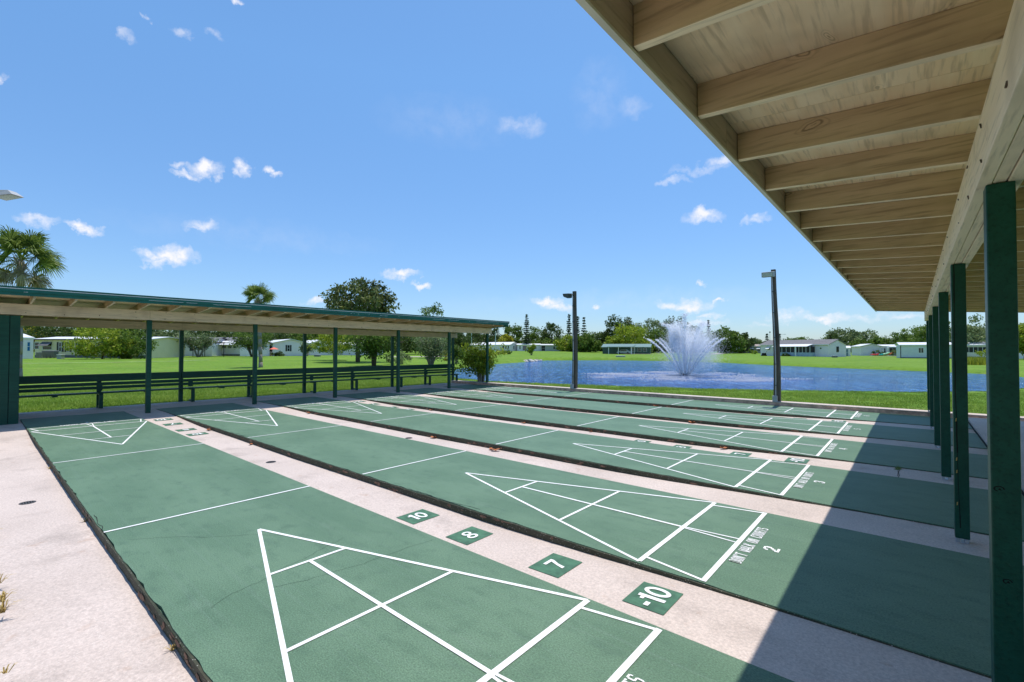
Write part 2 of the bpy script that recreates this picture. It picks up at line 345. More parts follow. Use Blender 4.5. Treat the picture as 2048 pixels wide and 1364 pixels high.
LEAF = {
 'dark': mat_leaf('leaf_dark', (.018,.042,.010), (.13,.19,.045)),
 'mag': mat_leaf('leaf_magnolia', (.014,.034,.008), (.24,.27,.085), .2),
 'mid': mat_leaf('leaf_mid', (.035,.085,.014), (.22,.31,.05)),
 'bright': mat_leaf('leaf_bright', (.08,.16,.016), (.50,.56,.05)),
 'yellow': mat_leaf('leaf_yellow', (.14,.18,.016), (.62,.56,.06)),
 'grey': mat_leaf('leaf_greygreen', (.055,.095,.035), (.34,.41,.18)),
 'pine': mat_leaf('leaf_pine', (.014,.036,.012), (.075,.12,.035), .15),
 'palm': mat_leaf('leaf_palm', (.035,.075,.014), (.27,.34,.07)),
 'palmdry': mat_leaf('leaf_palm_dry', (.16,.12,.05), (.45,.38,.2)),
}

# ------------------------------------------------------------------ mesh helpers
def tagp(o, label=None, cat=None, group=None, kind=None):
    if label: o['label'] = label
    if cat: o['category'] = cat
    if group: o['group'] = group
    if kind: o['kind'] = kind
    return o
def thing(name, label, cat, loc=(0, 0, 0), rotz=0, group=None):
    o = bpy.data.objects.new(name, None); C.objects.link(o); o.location = loc; o.rotation_euler = (0, 0, rotz)
    o.empty_display_size = .2
    return tagp(o, label, cat, group)
class MB:
    def __init__(s): s.v = []; s.f = []; s.mi = []; s.m = []
    def _add(s, vs, fs, mi=0):
        b = len(s.v); s.v += [tuple(v) for v in vs]
        s.f += [tuple(b+i for i in f) for f in fs]; s.mi += [mi]*len(fs); return s
    def box(s, x0, x1, y0, y1, z0, z1, mi=0):
        vs = [(x0,y0,z0),(x1,y0,z0),(x1,y1,z0),(x0,y1,z0),(x0,y0,z1),(x1,y0,z1),(x1,y1,z1),(x0,y1,z1)]
        return s._add(vs, [(0,3,2,1),(4,5,6,7),(0,1,5,4),(1,2,6,5),(2,3,7,6),(3,0,4,7)], mi)
    def hexa(s, pts, mi=0):
        return s._add(pts, [(0,3,2,1),(4,5,6,7),(0,1,5,4),(1,2,6,5),(2,3,7,6),(3,0,4,7)], mi)
    def quad(s, a, b, c, d, mi=0): return s._add([a,b,c,d], [(0,1,2,3)], mi)
    def poly(s, pts, mi=0): return s._add(pts, [tuple(range(len(pts)))], mi)
    def tube(s, p0, p1, r0, r1=None, n=8, mi=0, cap=True):
        r1 = r0 if r1 is None else r1
        p0 = Vector(p0); p1 = Vector(p1); d = (p1-p0).normalized()
        a = d.orthogonal().normalized(); b = d.cross(a)
        vs = []
        for p, r in ((p0, r0), (p1, r1)):
            for i in range(n):
                t = 2*math.pi*i/n; vs.append(p + a*math.cos(t)*r + b*math.sin(t)*r)
        fs = [(i, (i+1) % n, n+(i+1) % n, n+i) for i in range(n)]
        if cap: fs += [tuple(range(n-1, -1, -1)), tuple(range(n, 2*n))]
        return s._add(vs, fs, mi)
    def chain(s, pts, rs, n=7, mi=0):
        for i in range(len(pts)-1): s.tube(pts[i], pts[i+1], rs[i], rs[i+1], n, mi)
        return s
    def line2(s, a, b, wd, z, mi=0, zf=None):
        a = Vector((*a, 0)); b = Vector((*b, 0)); d = (b-a).normalized(); nrm = Vector((-d.y, d.x, 0))*wd/2
        q = [a-nrm, b-nrm, b+nrm, a+nrm]
        return s._add([(p.x, p.y, z) for p in q], [(0,1,2,3)], mi)
    def ball(s, c, r, sz=1, n=8, mi=0, jit=0):
        vs = []; fs = []; m_ = n//2
        for i in range(m_+1):
            ph = math.pi*i/m_
            for j in range(n):
                th = 2*math.pi*j/n; k = 1+random.uniform(-jit, jit)
                vs.append((c[0]+r*k*math.sin(ph)*math.cos(th), c[1]+r*k*math.sin(ph)*math.sin(th), c[2]+r*sz*k*math.cos(ph)))
        for i in range(m_):
            for j in range(n): fs.append((i*n+j, (i+1)*n+j, (i+1)*n+(j+1) % n, i*n+(j+1) % n))
        return s._add(vs, fs, mi)
    def build(s, name, mat, parent=None, loc=None, bevel=0, smooth=False):
        me = bpy.data.meshes.new(name); me.from_pydata(s.v, [], s.f)
        mats = mat if isinstance(mat, (list, tuple)) else [mat]
        for mm in mats: me.materials.append(mm)
        if len(mats) > 1: me.polygons.foreach_set('material_index', s.mi)
        if smooth: me.polygons.foreach_set('use_smooth', [True]*len(me.polygons))
        me.update()
        o = bpy.data.objects.new(name, me); C.objects.link(o)
        if parent: o.parent = parent
        if loc is not None: o.location = loc
        if bevel:
            bv = o.modifiers.new('bevel', 'BEVEL'); bv.width = bevel; bv.segments = 2; bv.limit_method = 'ANGLE'
        return o
def dupo(o, parent=None, loc=None):
    c = o.copy(); C.objects.link(c); c.parent = parent
    if loc is not None: c.location = loc
    return c
def copy_tree(o, parent=None):
    c = o.copy(); C.objects.link(c); c.parent = parent
    for ch in list(o.children): copy_tree(ch, c)
    return c
def npmesh(name, V, nper, mat, parent=None, tint=None, smooth=False):
    """V: (faces*nper,3) array, each face its own verts"""
    V = np.ascontiguousarray(V, dtype=np.float32); nf = len(V)//nper
    me = bpy.data.meshes.new(name); me.vertices.add(len(V)); me.vertices.foreach_set('co', V.ravel())
    me.loops.add(len(V)); me.loops.foreach_set('vertex_index', np.arange(len(V), dtype=np.int32))
    me.polygons.add(nf); me.polygons.foreach_set('loop_start', np.arange(0, len(V), nper, dtype=np.int32))
    me.polygons.foreach_set('loop_total', np.full(nf, nper, dtype=np.int32))
    me.update(calc_edges=True)
    if tint is not None:
        at = me.attributes.new('tint', 'FLOAT', 'FACE'); at.data.foreach_set('value', np.asarray(tint, dtype=np.float32))
    me.materials.append(mat)
    o = bpy.data.objects.new(name, me); C.objects.link(o)
    if parent: o.parent = parent
    return o

# ------------------------------------------------------------------ ground positions
def at_depth(px, depth):
    d = Vector((math.sin(YAW), math.cos(YAW))); rr = Vector((math.cos(YAW), -math.sin(YAW)))
    p = Vector((CAMX, CAMY)) + d*depth + rr*((px-1024)/FPX*depth)
    return p.x, p.y
def zpx(py, depth, px=1024):
    return CAMZ + (699.5 - py)/FPX*depth

LAKE = [(-32.5,51.4),(-36.5,63.5),(-41.8,74.5),(-33,86.5),(-22.3,88),(-10,83.3),(-.8,74.2),(6.1,68.7),(15.9,63.1),(19.6,59.8),(22.5,52),(21.5,42),
        (18.6,34.5),(17.4,31),(15.2,28.2),(8.8,24.6),(4.3,22.9),(1.5,22),(-1.6,21.2),(-4.5,20.7),(-7.8,21.4),(-15.3,26.6),(-22,33),(-28,42)]
WZ = -.30
LAKE = [(CAMX+(a-CAMX)*.86, CAMY+(b-CAMY)*.86 - (.5 if b < 27 and a > -8 else 0)) for a, b in LAKE]
def lake_sd(X, Y):
    P = np.array(LAKE); n = len(P); d = np.full(X.shape, 1e9); ins = np.zeros(X.shape, bool)
    for i in range(n):
        a = P[i]; b = P[(i+1) % n]; e = b-a
        t = np.clip(((X-a[0])*e[0]+(Y-a[1])*e[1])/(e@e), 0, 1)
        d = np.minimum(d, np.hypot(X-a[0]-t*e[0], Y-a[1]-t*e[1]))
        c = ((a[1] > Y) != (b[1] > Y)) & (X < (b[0]-a[0])*(Y-a[1])/(b[1]-a[1]+1e-12)+a[0]); ins ^= c
    return np.where(ins, -d, d)
# terrain heights (x, y, z) read off the bases of the houses
CP = [(at_depth(60, 66), .25), (at_depth(250, 68), .22), (at_depth(400, 84), .35), (at_depth(560, 95), .2), (at_depth(680, 105), .25),
      (at_depth(930, 185), 1.1), (at_depth(1030, 187), 1.1), (at_depth(1110, 187), 1.0), (at_depth(1250, 145), .25), (at_depth(1480, 170), .45),
      (at_depth(1600, 117), .1), (at_depth(1700, 130), .12), (at_depth(1830, 93), -.05), (at_depth(1950, 90), .0), (at_depth(1063, 100), .25),
      (at_depth(300, 30), -.06), (at_depth(600, 30), -.06), (at_depth(760, 42), -.02), ((-2, 17), -.06), ((12, 17), -.06), ((17, 18), -.06), ((0, -5), -.06), ((20, 5), -.05), ((25, 40), -.05), ((-8, 8), -.06)]
def terrain(X, Y):
    X = np.asarray(X, float); Y = np.asarray(Y, float); num = np.zeros(X.shape); den = np.zeros(X.shape)
    for (p, z) in CP:
        wgt = 1/(((X-p[0])**2+(Y-p[1])**2)+20)**1.6
        num += wgt*z; den += wgt
    h = num/den
    s = lake_sd(X, Y)
    t = np.clip((s+1.0)/2.0, 0, 1); t = t*(2-t)*.5+t*t*(3-2*t)*.5
    h = -1.0 + (h+1.0)*t
    inpad = (X > -1.6) & (X < 18.2) & (Y > -9) & (Y < 14.35)
    h = np.where(inpad, -.22, h)
    return h
def gz(x, y): return float(terrain(np.array([x]), np.array([y]))[0])

def axis(lo, hi, step, far, k=1.22):
    a = list(np.arange(lo, hi+1e-6, step)); s = step; v = hi
    while v < far: s *= k; v += s; a.append(v)
    s = step; v = lo
    while v > -far: s *= k; v -= s; a.insert(0, v)
    return np.array(a)
ax = axis(-62, 26, .55, 2500); ay = axis(-10, 96, .55, 2500)
# place grid lines exactly at the edge of the concrete pad
ax[np.argmin(abs(ax+1.62))] = -1.62; ax[np.argmin(abs(ax-18.2))] = 18.22; ay[np.argmin(abs(ay-14.36))] = 14.37
GX, GY = np.meshgrid(ax, ay); GZ = terrain(GX, GY)
rng = np.random.default_rng(3)
near = (GX > -60) & (GX < 30) & (GY < 96)
sdv = lake_sd(GX, GY)
GZ += np.where(near & (GZ > -.2), rng.normal(0, .012, GZ.shape), 0)
GZ += np.where(near & (abs(sdv) < 2.0), rng.normal(0, .03, GZ.shape), 0)
nx, ny = len(ax), len(ay)
idx = np.arange(nx*ny).reshape(ny, nx)
F = np.stack([idx[:-1, :-1], idx[:-1, 1:], idx[1:, 1:], idx[1:, :-1]], -1).reshape(-1, 4)
me = bpy.data.meshes.new('ground'); V = np.stack([GX, GY, GZ], -1).reshape(-1, 3).astype(np.float32)
me.vertices.add(len(V)); me.vertices.foreach_set('co', V.ravel()); me.loops.add(F.size); me.loops.foreach_set('vertex_index', F.ravel().astype(np.int32))
me.polygons.add(len(F)); me.polygons.foreach_set('loop_start', np.arange(0, F.size, 4, dtype=np.int32)); me.polygons.foreach_set('loop_total', np.full(len(F), 4, dtype=np.int32))
me.polygons.foreach_set('use_smooth', np.ones(len(F), bool)); me.update(calc_edges=True); me.materials.append(m_grass)
ground = bpy.data.objects.new('ground', me); C.objects.link(ground); ground['kind'] = 'structure'
lk = MB().quad((-70, 8, WZ), (40, 8, WZ), (40, 110, WZ), (-70, 110, WZ)).build('lake_water', m_water); lk['kind'] = 'structure'

# ------------------------------------------------------------------ pads, walkways, courts
P_, W_ = 2.4425, 1.779
FT = .3048
def dip(x):
    def ss(t): t = max(0, min(1, t)); return t*t*(3-2*t)
    return -.012 - .062*ss((x-.9)/3.2)*ss((14.9-x)/3.2) - .012*max(0, 1-abs(x-7.85)/2.5)
def strip_mesh(y0, y1, x0=0.0, x1=15.85, n=70, thick=.16):
    mb = MB(); xs = [x0+(x1-x0)*i/n for i in range(n+1)]
    vs = []; fs = []
    for x in xs: vs += [(x, y0, dip(x)), (x, y1, dip(x)), (x, y0, -.3), (x, y1, -.3)]
    for i in range(n):
        a = 4*i; b = a+4
        fs += [(a, b, b+1, a+1), (a, a+2, b+2, b), (a+1, b+1, b+3, a+3)]
    return mb._add(vs, fs)
for k in range(-1, 5):
    y0 = k*P_+W_ if k >= 0 else -.66
    y1 = (k+1)*P_
    o = strip_mesh(y0+.0015, y1-.0015).build('walkway', m_conc, loc=(0, 0, 0)); o['kind'] = 'structure'
st = []
o = MB().box(-1.5, -.002, -9, 14.33, -.3, -.001).build('walkway', m_conc); o['kind'] = 'structure'
o = MB().box(15.853, 18.15, -9, 14.33, -.3, .045).build('walkway', m_conc); o['kind'] = 'structure'
o = MB().box(15.832, 15.852, -9, 13.99, -.3, .006).build('expansion_joint', m_black); o['kind'] = 'structure'
o = MB().box(12.6, 15.83, -9, -.665, -.3, -.003).build('walkway', m_conc); o['kind'] = 'structure'
o = MB().box(0.0, 12.598, -9, -.70, -.3, -.075).build('soil_strip', m_conc2); o['kind'] = 'structure'
# raised kerb along the lake side, face stained brown
kb = thing('kerb', 'low raised kerb with brown stained face and pale top along the lake side of the courts', 'kerb', (0, 14.0, 0))
MB().box(-1.5, 18.15, 0, .33, -.2, .088).build('kerb_body', m_kerbface, kb)
MB().box(-1.5, 18.15, -.012, .335, .0885, .108).build('kerb_top', m_conc, kb)

# --- stencil letters on a small grid, heavy stems and thin slabs
GL = {
 'D': [(0,0,.14,1),(.14,.0,.5,.1),(.14,.9,.5,1),(.0,0,.2,1),(.5,.08,.68,.92)],
 'O': [(0,.12,.2,.88),(.48,.12,.68,.88),(.1,0,.3,.12),(.38,0,.58,.12),(.1,.88,.3,1),(.38,.88,.58,1)],
 'N': [(0,0,.18,1),(.5,0,.68,1),(.18,.62,.32,.95),(.3,.35,.42,.68),(.4,.1,.52,.4),(-.05,0,.25,.08),(.45,.92,.75,1)],
 "'": [(.0,.72,.14,1)],
 'T': [(.25,0,.45,1),(0,.86,.22,1),(.48,.86,.7,1),(.15,0,.55,.08)],
 'W': [(0,.3,.16,1),(.1,0,.26,.35),(.3,.1,.44,.8),(.46,0,.62,.35),(.56,.3,.72,1)],
 'A': [(.0,0,.18,.45),(.1,.45,.28,.9),(.5,0,.7,.45),(.42,.45,.6,.9),(.22,.28,.5,.38),(.24,.88,.48,1)],
 'L': [(0,0,.2,1),(.24,0,.6,.14),(-.04,.92,.28,1)],
 'K': [(0,0,.2,1),(.24,.4,.38,.6),(.34,.55,.5,.8),(.44,.78,.62,1),(.34,.2,.5,.45),(.46,0,.66,.22)],
 'C': [(0,.12,.2,.88),(.1,0,.58,.12),(.1,.88,.58,1),(.46,.12,.62,.3),(.46,.7,.62,.88)],
 'U': [(0,.12,.2,1),(.48,.12,.66,1),(.1,0,.3,.12),(.36,0,.56,.12)],
 'R': [(0,0,.2,1),(.24,.88,.52,1),(.24,.45,.52,.57),(.48,.55,.66,.9),(.4,.2,.56,.45),(.5,0,.7,.22)],
 'S': [(.08,0,.56,.13),(.08,.87,.56,1),(.08,.44,.56,.56),(0,.52,.18,.9),(.46,.1,.64,.48),(0,.1,.14,.26),(.5,.74,.64,.9)],
 'Q': [],
}
DG = {
 '1': [(.22,0,.46,1),(.05,.74,.22,.9),(.1,0,.58,.08)],
 '2': [(0,0,.66,.16),(.0,.14,.2,.28),(.14,.24,.36,.42),(.3,.38,.52,.56),(.44,.52,.66,.88),(.1,.86,.56,1),(0,.68,.18,.88)],
 '3': [(.1,0,.56,.14),(.1,.86,.56,1),(.44,.54,.66,.9),(.44,.1,.66,.48),(.24,.44,.5,.56),(0,.1,.18,.28),(0,.72,.18,.9)],
 '4': [(.4,0,.6,1),(0,.26,.38,.4),(.62,.26,.76,.4),(.0,.38,.16,.55),(.12,.52,.28,.75),(.24,.72,.4,1)],
 '5': [(.08,0,.56,.14),(.44,.1,.66,.52),(0,.48,.5,.6),(0,.6,.18,1),(.18,.86,.62,1),(0,.1,.16,.24)],
 '6': [(0,.12,.2,.88),(.1,0,.56,.12),(.1,.88,.56,1),(.46,.1,.66,.46),(.2,.44,.56,.56),(.46,.72,.62,.88)],
 '7': [(0,.84,.66,1),(.46,.6,.64,.86),(.32,.32,.52,.62),(.2,0,.42,.34)],
}
def glyph_rects(txt, table, gap=.16, space=.75):
    x = 0; outp = []
    for ch in txt:
        if ch == ' ': x += space; continue
        rs = table[ch]
        for (a, b, c, d) in rs: outp.append((x+a, b, x+c, d))
        x += (max(r[2] for r in rs)+gap)
    return outp, x-gap
def stencil(rects, width, cx, cy, ch, end, z):
    """rects in glyph units; text runs along y on the court, its top towards the middle of the court"""
    mb = MB(); tot = width; su = ch[1]
    for i, (a, b, c, d) in enumerate(rects):
        y0 = (a-tot/2)*su; y1 = (c-tot/2)*su; h0 = b*ch[0]; h1 = d*ch[0]
        zz = z + .00035*(i % 3)
        if end == 'R':   # reader stands at the right end looking towards -x
            mb._add([(cx-h0, cy+y0, zz), (cx-h0, cy+y1, zz), (cx-h1, cy+y1, zz), (cx-h1, cy+y0, zz)], [(0,1,2,3)])
        else:
            mb._add([(cx+h0, cy-y0, zz), (cx+h0, cy-y1, zz), (cx+h1, cy-y1, zz), (cx+h1, cy-y0, zz)], [(0,1,2,3)])
    return mb
ORD = ['green shuffleboard court nearest the camera, lettering cut off at the bottom', 'green shuffleboard court with a large white 2 at its near end', 'green shuffleboard court with a white 3, third from the camera',
       'green shuffleboard court fourth from the camera, two before the kerb side one', 'green shuffleboard court fifth from the camera, next to the kerb side one', 'farthest green shuffleboard court, beside the kerb and the lake']
T2 = .866
def lane_lines(mb, end, z):
    def X(ft): return ft*FT if end == 'R' else (52-ft)*FT
    cy = W_/2; lw = .027
    mb.line2((X(35), cy), (X(44), cy-T2), lw, z)
    mb.line2((X(35), cy), (X(44), cy+T2), lw, z+.0004)
    for f_ in (38, 41): mb.line2((X(f_), cy-T2*(f_-35)/9), (X(f_), cy+T2*(f_-35)/9), lw, z+.0008)
    mb.line2((X(44), cy-T2), (X(44), cy+T2), .037, z+.0012)
    mb.line2((X(45.5), cy-T2), (X(45.5), cy+T2), .037, z+.0012)
    mb.line2((X(38), cy), (X(44), cy), lw, z+.0016)
    mb.line2((X(44), cy-T2+.10), (X(45.5), cy-T2+.012), lw*.85, z+.0005)
    mb.line2((X(44), cy+T2-.10), (X(45.5), cy+T2-.012), lw*.85, z+.0005)
    mb.line2((X(44), cy-.01), (X(45.5), cy-.045), .018, z+.0005)
    mb.line2((X(44), cy+.01), (X(45.5), cy+.045), .018, z+.0009)
for k in range(6):
    ct = thing('shuffleboard_court', ORD[k], 'court', (0, k*P_, 0), 0, 'green shuffleboard courts side by side')
    # slab: top subdivided so that the near edge is slightly chipped
    mb = MB(); rr = random.Random(k); n = 150
    xs = [15.828*i/n for i in range(n+1)]; vs = []; fs = []
    for x in xs:
        j = -.0 + (rr.random()**4)*.018 if 1.5 < x < 14 else 0
        vs += [(x, j, 0), (x, W_, 0), (x, j, -.02), (x, -.002+j*.3, -.02), (x, 0, -.28), (x, W_, -.28)]
    for i in range(n):
        a = 6*i; b = a+6
        fs += [(a, b, b+1, a+1), (a+2, b+2, b, a), (a+3, b+3, b+2, a+2), (a+4, b+4, b+3, a+3), (a+1, b+1, b+5, a+5)]
    fs += [(0,1,5,4,3,2), tuple(6*n+i for i in (2,3,4,5,1,0))]
    mb._add(vs, fs); mb.build('court_slab', m_court, ct)
    # mossy, worn edge facing the gutter
    mb = MB(); vs = []; fs = []; n = 220; xs = [.25+15.5*i/n for i in range(n+1)]
    for x in xs: vs += [(x, -.006, -.27), (x, -.006-.004*rr.random(), -.006-.008*rr.random()**2), (x, .004, -.006)]
    for i in range(n):
        a = 3*i; b = a+3; fs += [(a, b, b+1, a+1), (a+1, b+1, b+2, a+2)]
    mb._add(vs, fs).build('slab_edge', m_edge, ct)
    mb = MB()
    for i in range(46):
        x = rr.uniform(.9, 14.2) if k else rr.choice([rr.uniform(5.5, 10), rr.uniform(11, 13)]); l = rr.uniform(.03, .16); h = rr.uniform(.008, .03); z0 = -rr.uniform(.0, .06)
        mb._add([(x, -.0125, z0-h), (x+l*.5, -.014, z0-h*1.4), (x+l, -.0125, z0-h*.8), (x+l*.8, -.0125, z0-.004), (x+l*.2, -.0125, z0-.002)], [(0,1,2,3,4)])
    mb.build('exposed_aggregate', m_chip, ct)['kind'] = 'stuff'
    mb = MB()
    for s_ in range(5 if k else 3):      # ragged cracks running along the worn edge
        x = rr.uniform(2, 13.8); y = rr.uniform(.012, .03)
        for q in range(rr.randint(6, 18)):
            x2 = x+rr.uniform(.03, .07); y2 = min(.05, max(.008, y+rr.uniform(-.012, .012)))
            mb.line2((x, y), (x2, y2), rr.uniform(.003, .007), .0022+.0002*(q % 2)); x, y = x2, y2
    mb.build('edge_crack', m_black, ct)['kind'] = 'stuff'
    if k < 3:
        mb = MB()
        for s_ in range(4):
            x = rr.uniform(3, 12.5); y = rr.uniform(.1, .9); dx, dy = rr.uniform(-.02, .05), rr.uniform(.02, .05)
            for q in range(rr.randint(12, 30)):
                x2 = x+dx+rr.uniform(-.018, .018); y2 = y+dy+rr.uniform(-.012, .012)
                if y2 > W_-.03: break
                mb.line2((x, y), (x2, y2), .0022, .0012+.0002*(q % 2)); x, y = x2, y2
        mb.build('hairline_crack', simple('crack_dark_green', (.03,.06,.04), .9), ct)['kind'] = 'stuff'
    for end in 'LR':
        mb = MB(); lane_lines(mb, end, .003); mb.build('scoring_triangle', m_line, ct)
        f_ = 32 if end == 'R' else 20
        mb = MB(); mb.line2((f_*FT, .004), (f_*FT, W_-.004), .027, .004); mb.build('dead_line', m_line, ct)
        rects, wd = glyph_rects("DON'T WALK ON COURTS", GL)
        wb = [-1]+[glyph_rects(t_, GL)[1]+.4 for t_ in ("DON'T", "DON'T WALK", "DON'T WALK ON")]+[99]
        cx = 13.99 if end == 'R' else 15.85-13.99
        for wi in range(4):      # one part per word
            stencil([q for q in rects if wb[wi] <= q[0] < wb[wi+1]], wd, cx, W_/2, (.085, .86/wd), end, .003).build('lettering', m_line, ct)
        rects, wd = glyph_rects(str(k+1), DG)
        cx = 14.155 if end == 'R' else 15.85-14.155
        stencil(rects, wd, cx, W_/2, (.11, .115), end, .003).build('court_number', m_line, ct)
# number squares on every second walkway
def disc_num(ch):
    """bold grotesque digits from rings and bars, unit height"""
    mb = []
    def ring(cx, cy, rx, ry, t, n=22):
        o = []
        for i in range(n):
            a0 = 2*math.pi*i/n; a1 = 2*math.pi*(i+1)/n
            o.append([(cx+rx*math.cos(a0), cy+ry*math.sin(a0)), (cx+rx*math.cos(a1), cy+ry*math.sin(a1)), (cx+(rx-t)*math.cos(a1), cy+(ry-t)*math.sin(a1)), (cx+(rx-t)*math.cos(a0), cy+(ry-t)*math.sin(a0))])
        return o
    def bar(a, b, c, d): return [[(a, b), (c, b), (c, d), (a, d)]]
    if ch == '0': return ring(.33, .5, .33, .5, .17), .66
    if ch == '8': return ring(.33, .26, .32, .27, .15)+ring(.33, .75, .28, .25, .14), .66
    if ch == '1': return bar(.16, 0, .36, 1)+bar(0, .72, .16, .86), .38
    if ch == '7': return bar(0, .82, .62, 1)+[[(.42, .82), (.62, .82), (.42, .4), (.26, .4)], [(.26, .4), (.42, .4), (.34, 0), (.14, 0)]], .62
    if ch == '-': return bar(0, .38, .28, .56), .3
for k in (0, 2, 4):
    ym = k*P_ + (W_+P_)/2 + .0
    for end in 'LR':
        for txt, xc in (('10', 11.285), ('8', 12.0), ('7', 12.915), ('-10', 13.675)):
            X0 = xc if end == 'R' else 15.85-xc
            th = MB(); hw_, hh_ = .135, .16
            vs = []; nn = 6
            for i in range(nn+1):
                x = X0-hw_+2*hw_*i/nn; vs += [(x, ym-hh_, dip(x)+.004), (x, ym+hh_, dip(x)+.004)]
            th._add(vs, [(2*i, 2*i+2, 2*i+3, 2*i+1) for i in range(nn)])
            sq = th.build('number_square', m_sqgreen)
            pos = {'10': 'middle facing' , '8': 'second', '7': 'third', '-10': 'outermost'}[txt]
            row = {0: 'on the nearest walkway', 2: 'on the walkway past court 3', 4: 'on the walkway before the last court'}[k]
            endn = 'near' if end == 'R' else 'far'
            tagp(sq, 'green square reading %s %s, %s shelter end' % ({'10': 'plain ten', '-10': 'minus ten', '8': 'eight', '7': 'seven'}[txt], row, endn), 'painted number', 'painted number squares on the walkways')
            mb = MB(); xcur = 0; glyphs = []
            for chh in txt:
                g, wd = disc_num(chh); glyphs.append((xcur, g)); xcur += wd+.08
            tot = xcur-.08; S = .165 if txt != '-10' else .185; Sy = S*.92
            if txt in '87': Sy = S*1.0
            q = 0
            for gx, g in glyphs:
                for pg in g:
                    q += 1; pts = []
                    for (a, b) in pg:
                        y = (gx+a-tot/2)*Sy; x = (b-.5)*S*.95
                        if end == 'R': X, Y = X0-x, ym+y
                        else: X, Y = X0+x, ym-y
                        pts.append((X, Y, dip(X)+.008+.0002*(q % 2)))
                    mb.poly(pts)
            mb.build('numeral', m_line, sq)
# drain covers
def drain(x, y, label):
    z = dip(x)
    t = thing('drain_cover', label, 'drain', (x, y, z), 0, 'round drain covers in the walkways')
    MB().tube((0, 0, -.02), (0, 0, .004), .068, .066, 20).build('cover', simple('cast_iron', (.055,.055,.06), .6, .3, 20, .2), t)
    mb = MB()
    for i in range(-2, 3): mb.box(-.045+abs(i)*.008, .045-abs(i)*.008, i*.02-.004, i*.02+.004, .0045, .0062)
    mb.build('slot', m_black, t)
drain(7.8, -.33, 'round dark drain cover in the wide walkway at the left edge')
for k in range(5): drain(7.87, k*P_+2.12, 'round dark drain cover in the middle of the %s' % ['nearest narrow walkway', 'walkway between the second and third courts', 'walkway between the third and fourth courts', 'walkway between the fourth and fifth courts', 'farthest narrow walkway'][k])

# ------------------------------------------------------------------ shelters
SL = .066
def post(x, y, z0, z1, label, group, parent=None, base=True, s=.089, sy=.10, crack=False, knots=False):
    o = MB().box(-s/2, s/2, -sy/2, sy/2, .035 if base else 0, z1-z0).build('post', m_dkgreen, parent, (x, y, z0), bevel=.005)
    if base:
        b = MB(); b.box(-s/2+.006, s/2-.006, -sy/2+.006, sy/2-.006, 0, .006)
        for sx in (-1, 1):
            for sy_ in (-1, 1): b.box(sx*.026-.012, sx*.026+.012, sy_*.034-.012, sy_*.034+.012, .006, .034)
        b.build('post_base', m_galv, o)
    if crack:
        mb = MB(); x0 = -.012; z = .12
        while z < z1-z0-.05:
            x2 = x0+random.uniform(-.004, .004)-.0002; dz = random.uniform(.08, .18); wd = random.uniform(.0015, .004)
            mb._add([(x0-wd, -sy/2-.0015, z), (x0+wd, -sy/2-.0015, z), (x2+wd, -sy/2-.0015, z+dz), (x2-wd, -sy/2-.0015, z+dz)], [(0,1,2,3)]); x0 = x2; z += dz
        mb.build('crack', m_black, o)
        mb = MB()
        for zz in (.30, .56, .66, .98): mb._add([(x0-.004, -sy/2-.002, zz), (x0+.004, -sy/2-.002, zz+.004), (x0+.005, -sy/2-.002, zz+.03), (x0-.002, -sy/2-.002, zz+.026)], [(0,1,2,3)])
        mb.build('bare_wood_chip', m_straw, o)
    if knots:
        for (kx, kz, kr) in ((.0, .60, .014), (-.02, .98, .016)):
            mb = MB(); pts0 = [(kx+kr*math.cos(a)*1.1, -sy/2-.0012, kz+kr*math.sin(a)*.8) for a in [i*math.pi/5 for i in range(10)]]
            pts1 = [(kx+kr*.7*math.cos(a)*1.1, -sy/2-.0012, kz+kr*.7*math.sin(a)*.8) for a in [i*math.pi/5 for i in range(10)]]
            for i in range(7): mb._add([pts0[i], pts0[i+1], pts1[i+1], pts1[i]], [(0,1,2,3)])
            mb._add([(kx-.004, -sy/2-.0014, kz-.004), (kx+.008, -sy/2-.0014, kz-.006), (kx+.002, -sy/2-.0014, kz+.004)], [(0,1,2)])
            mb.build('knot', m_black, o)
    return o

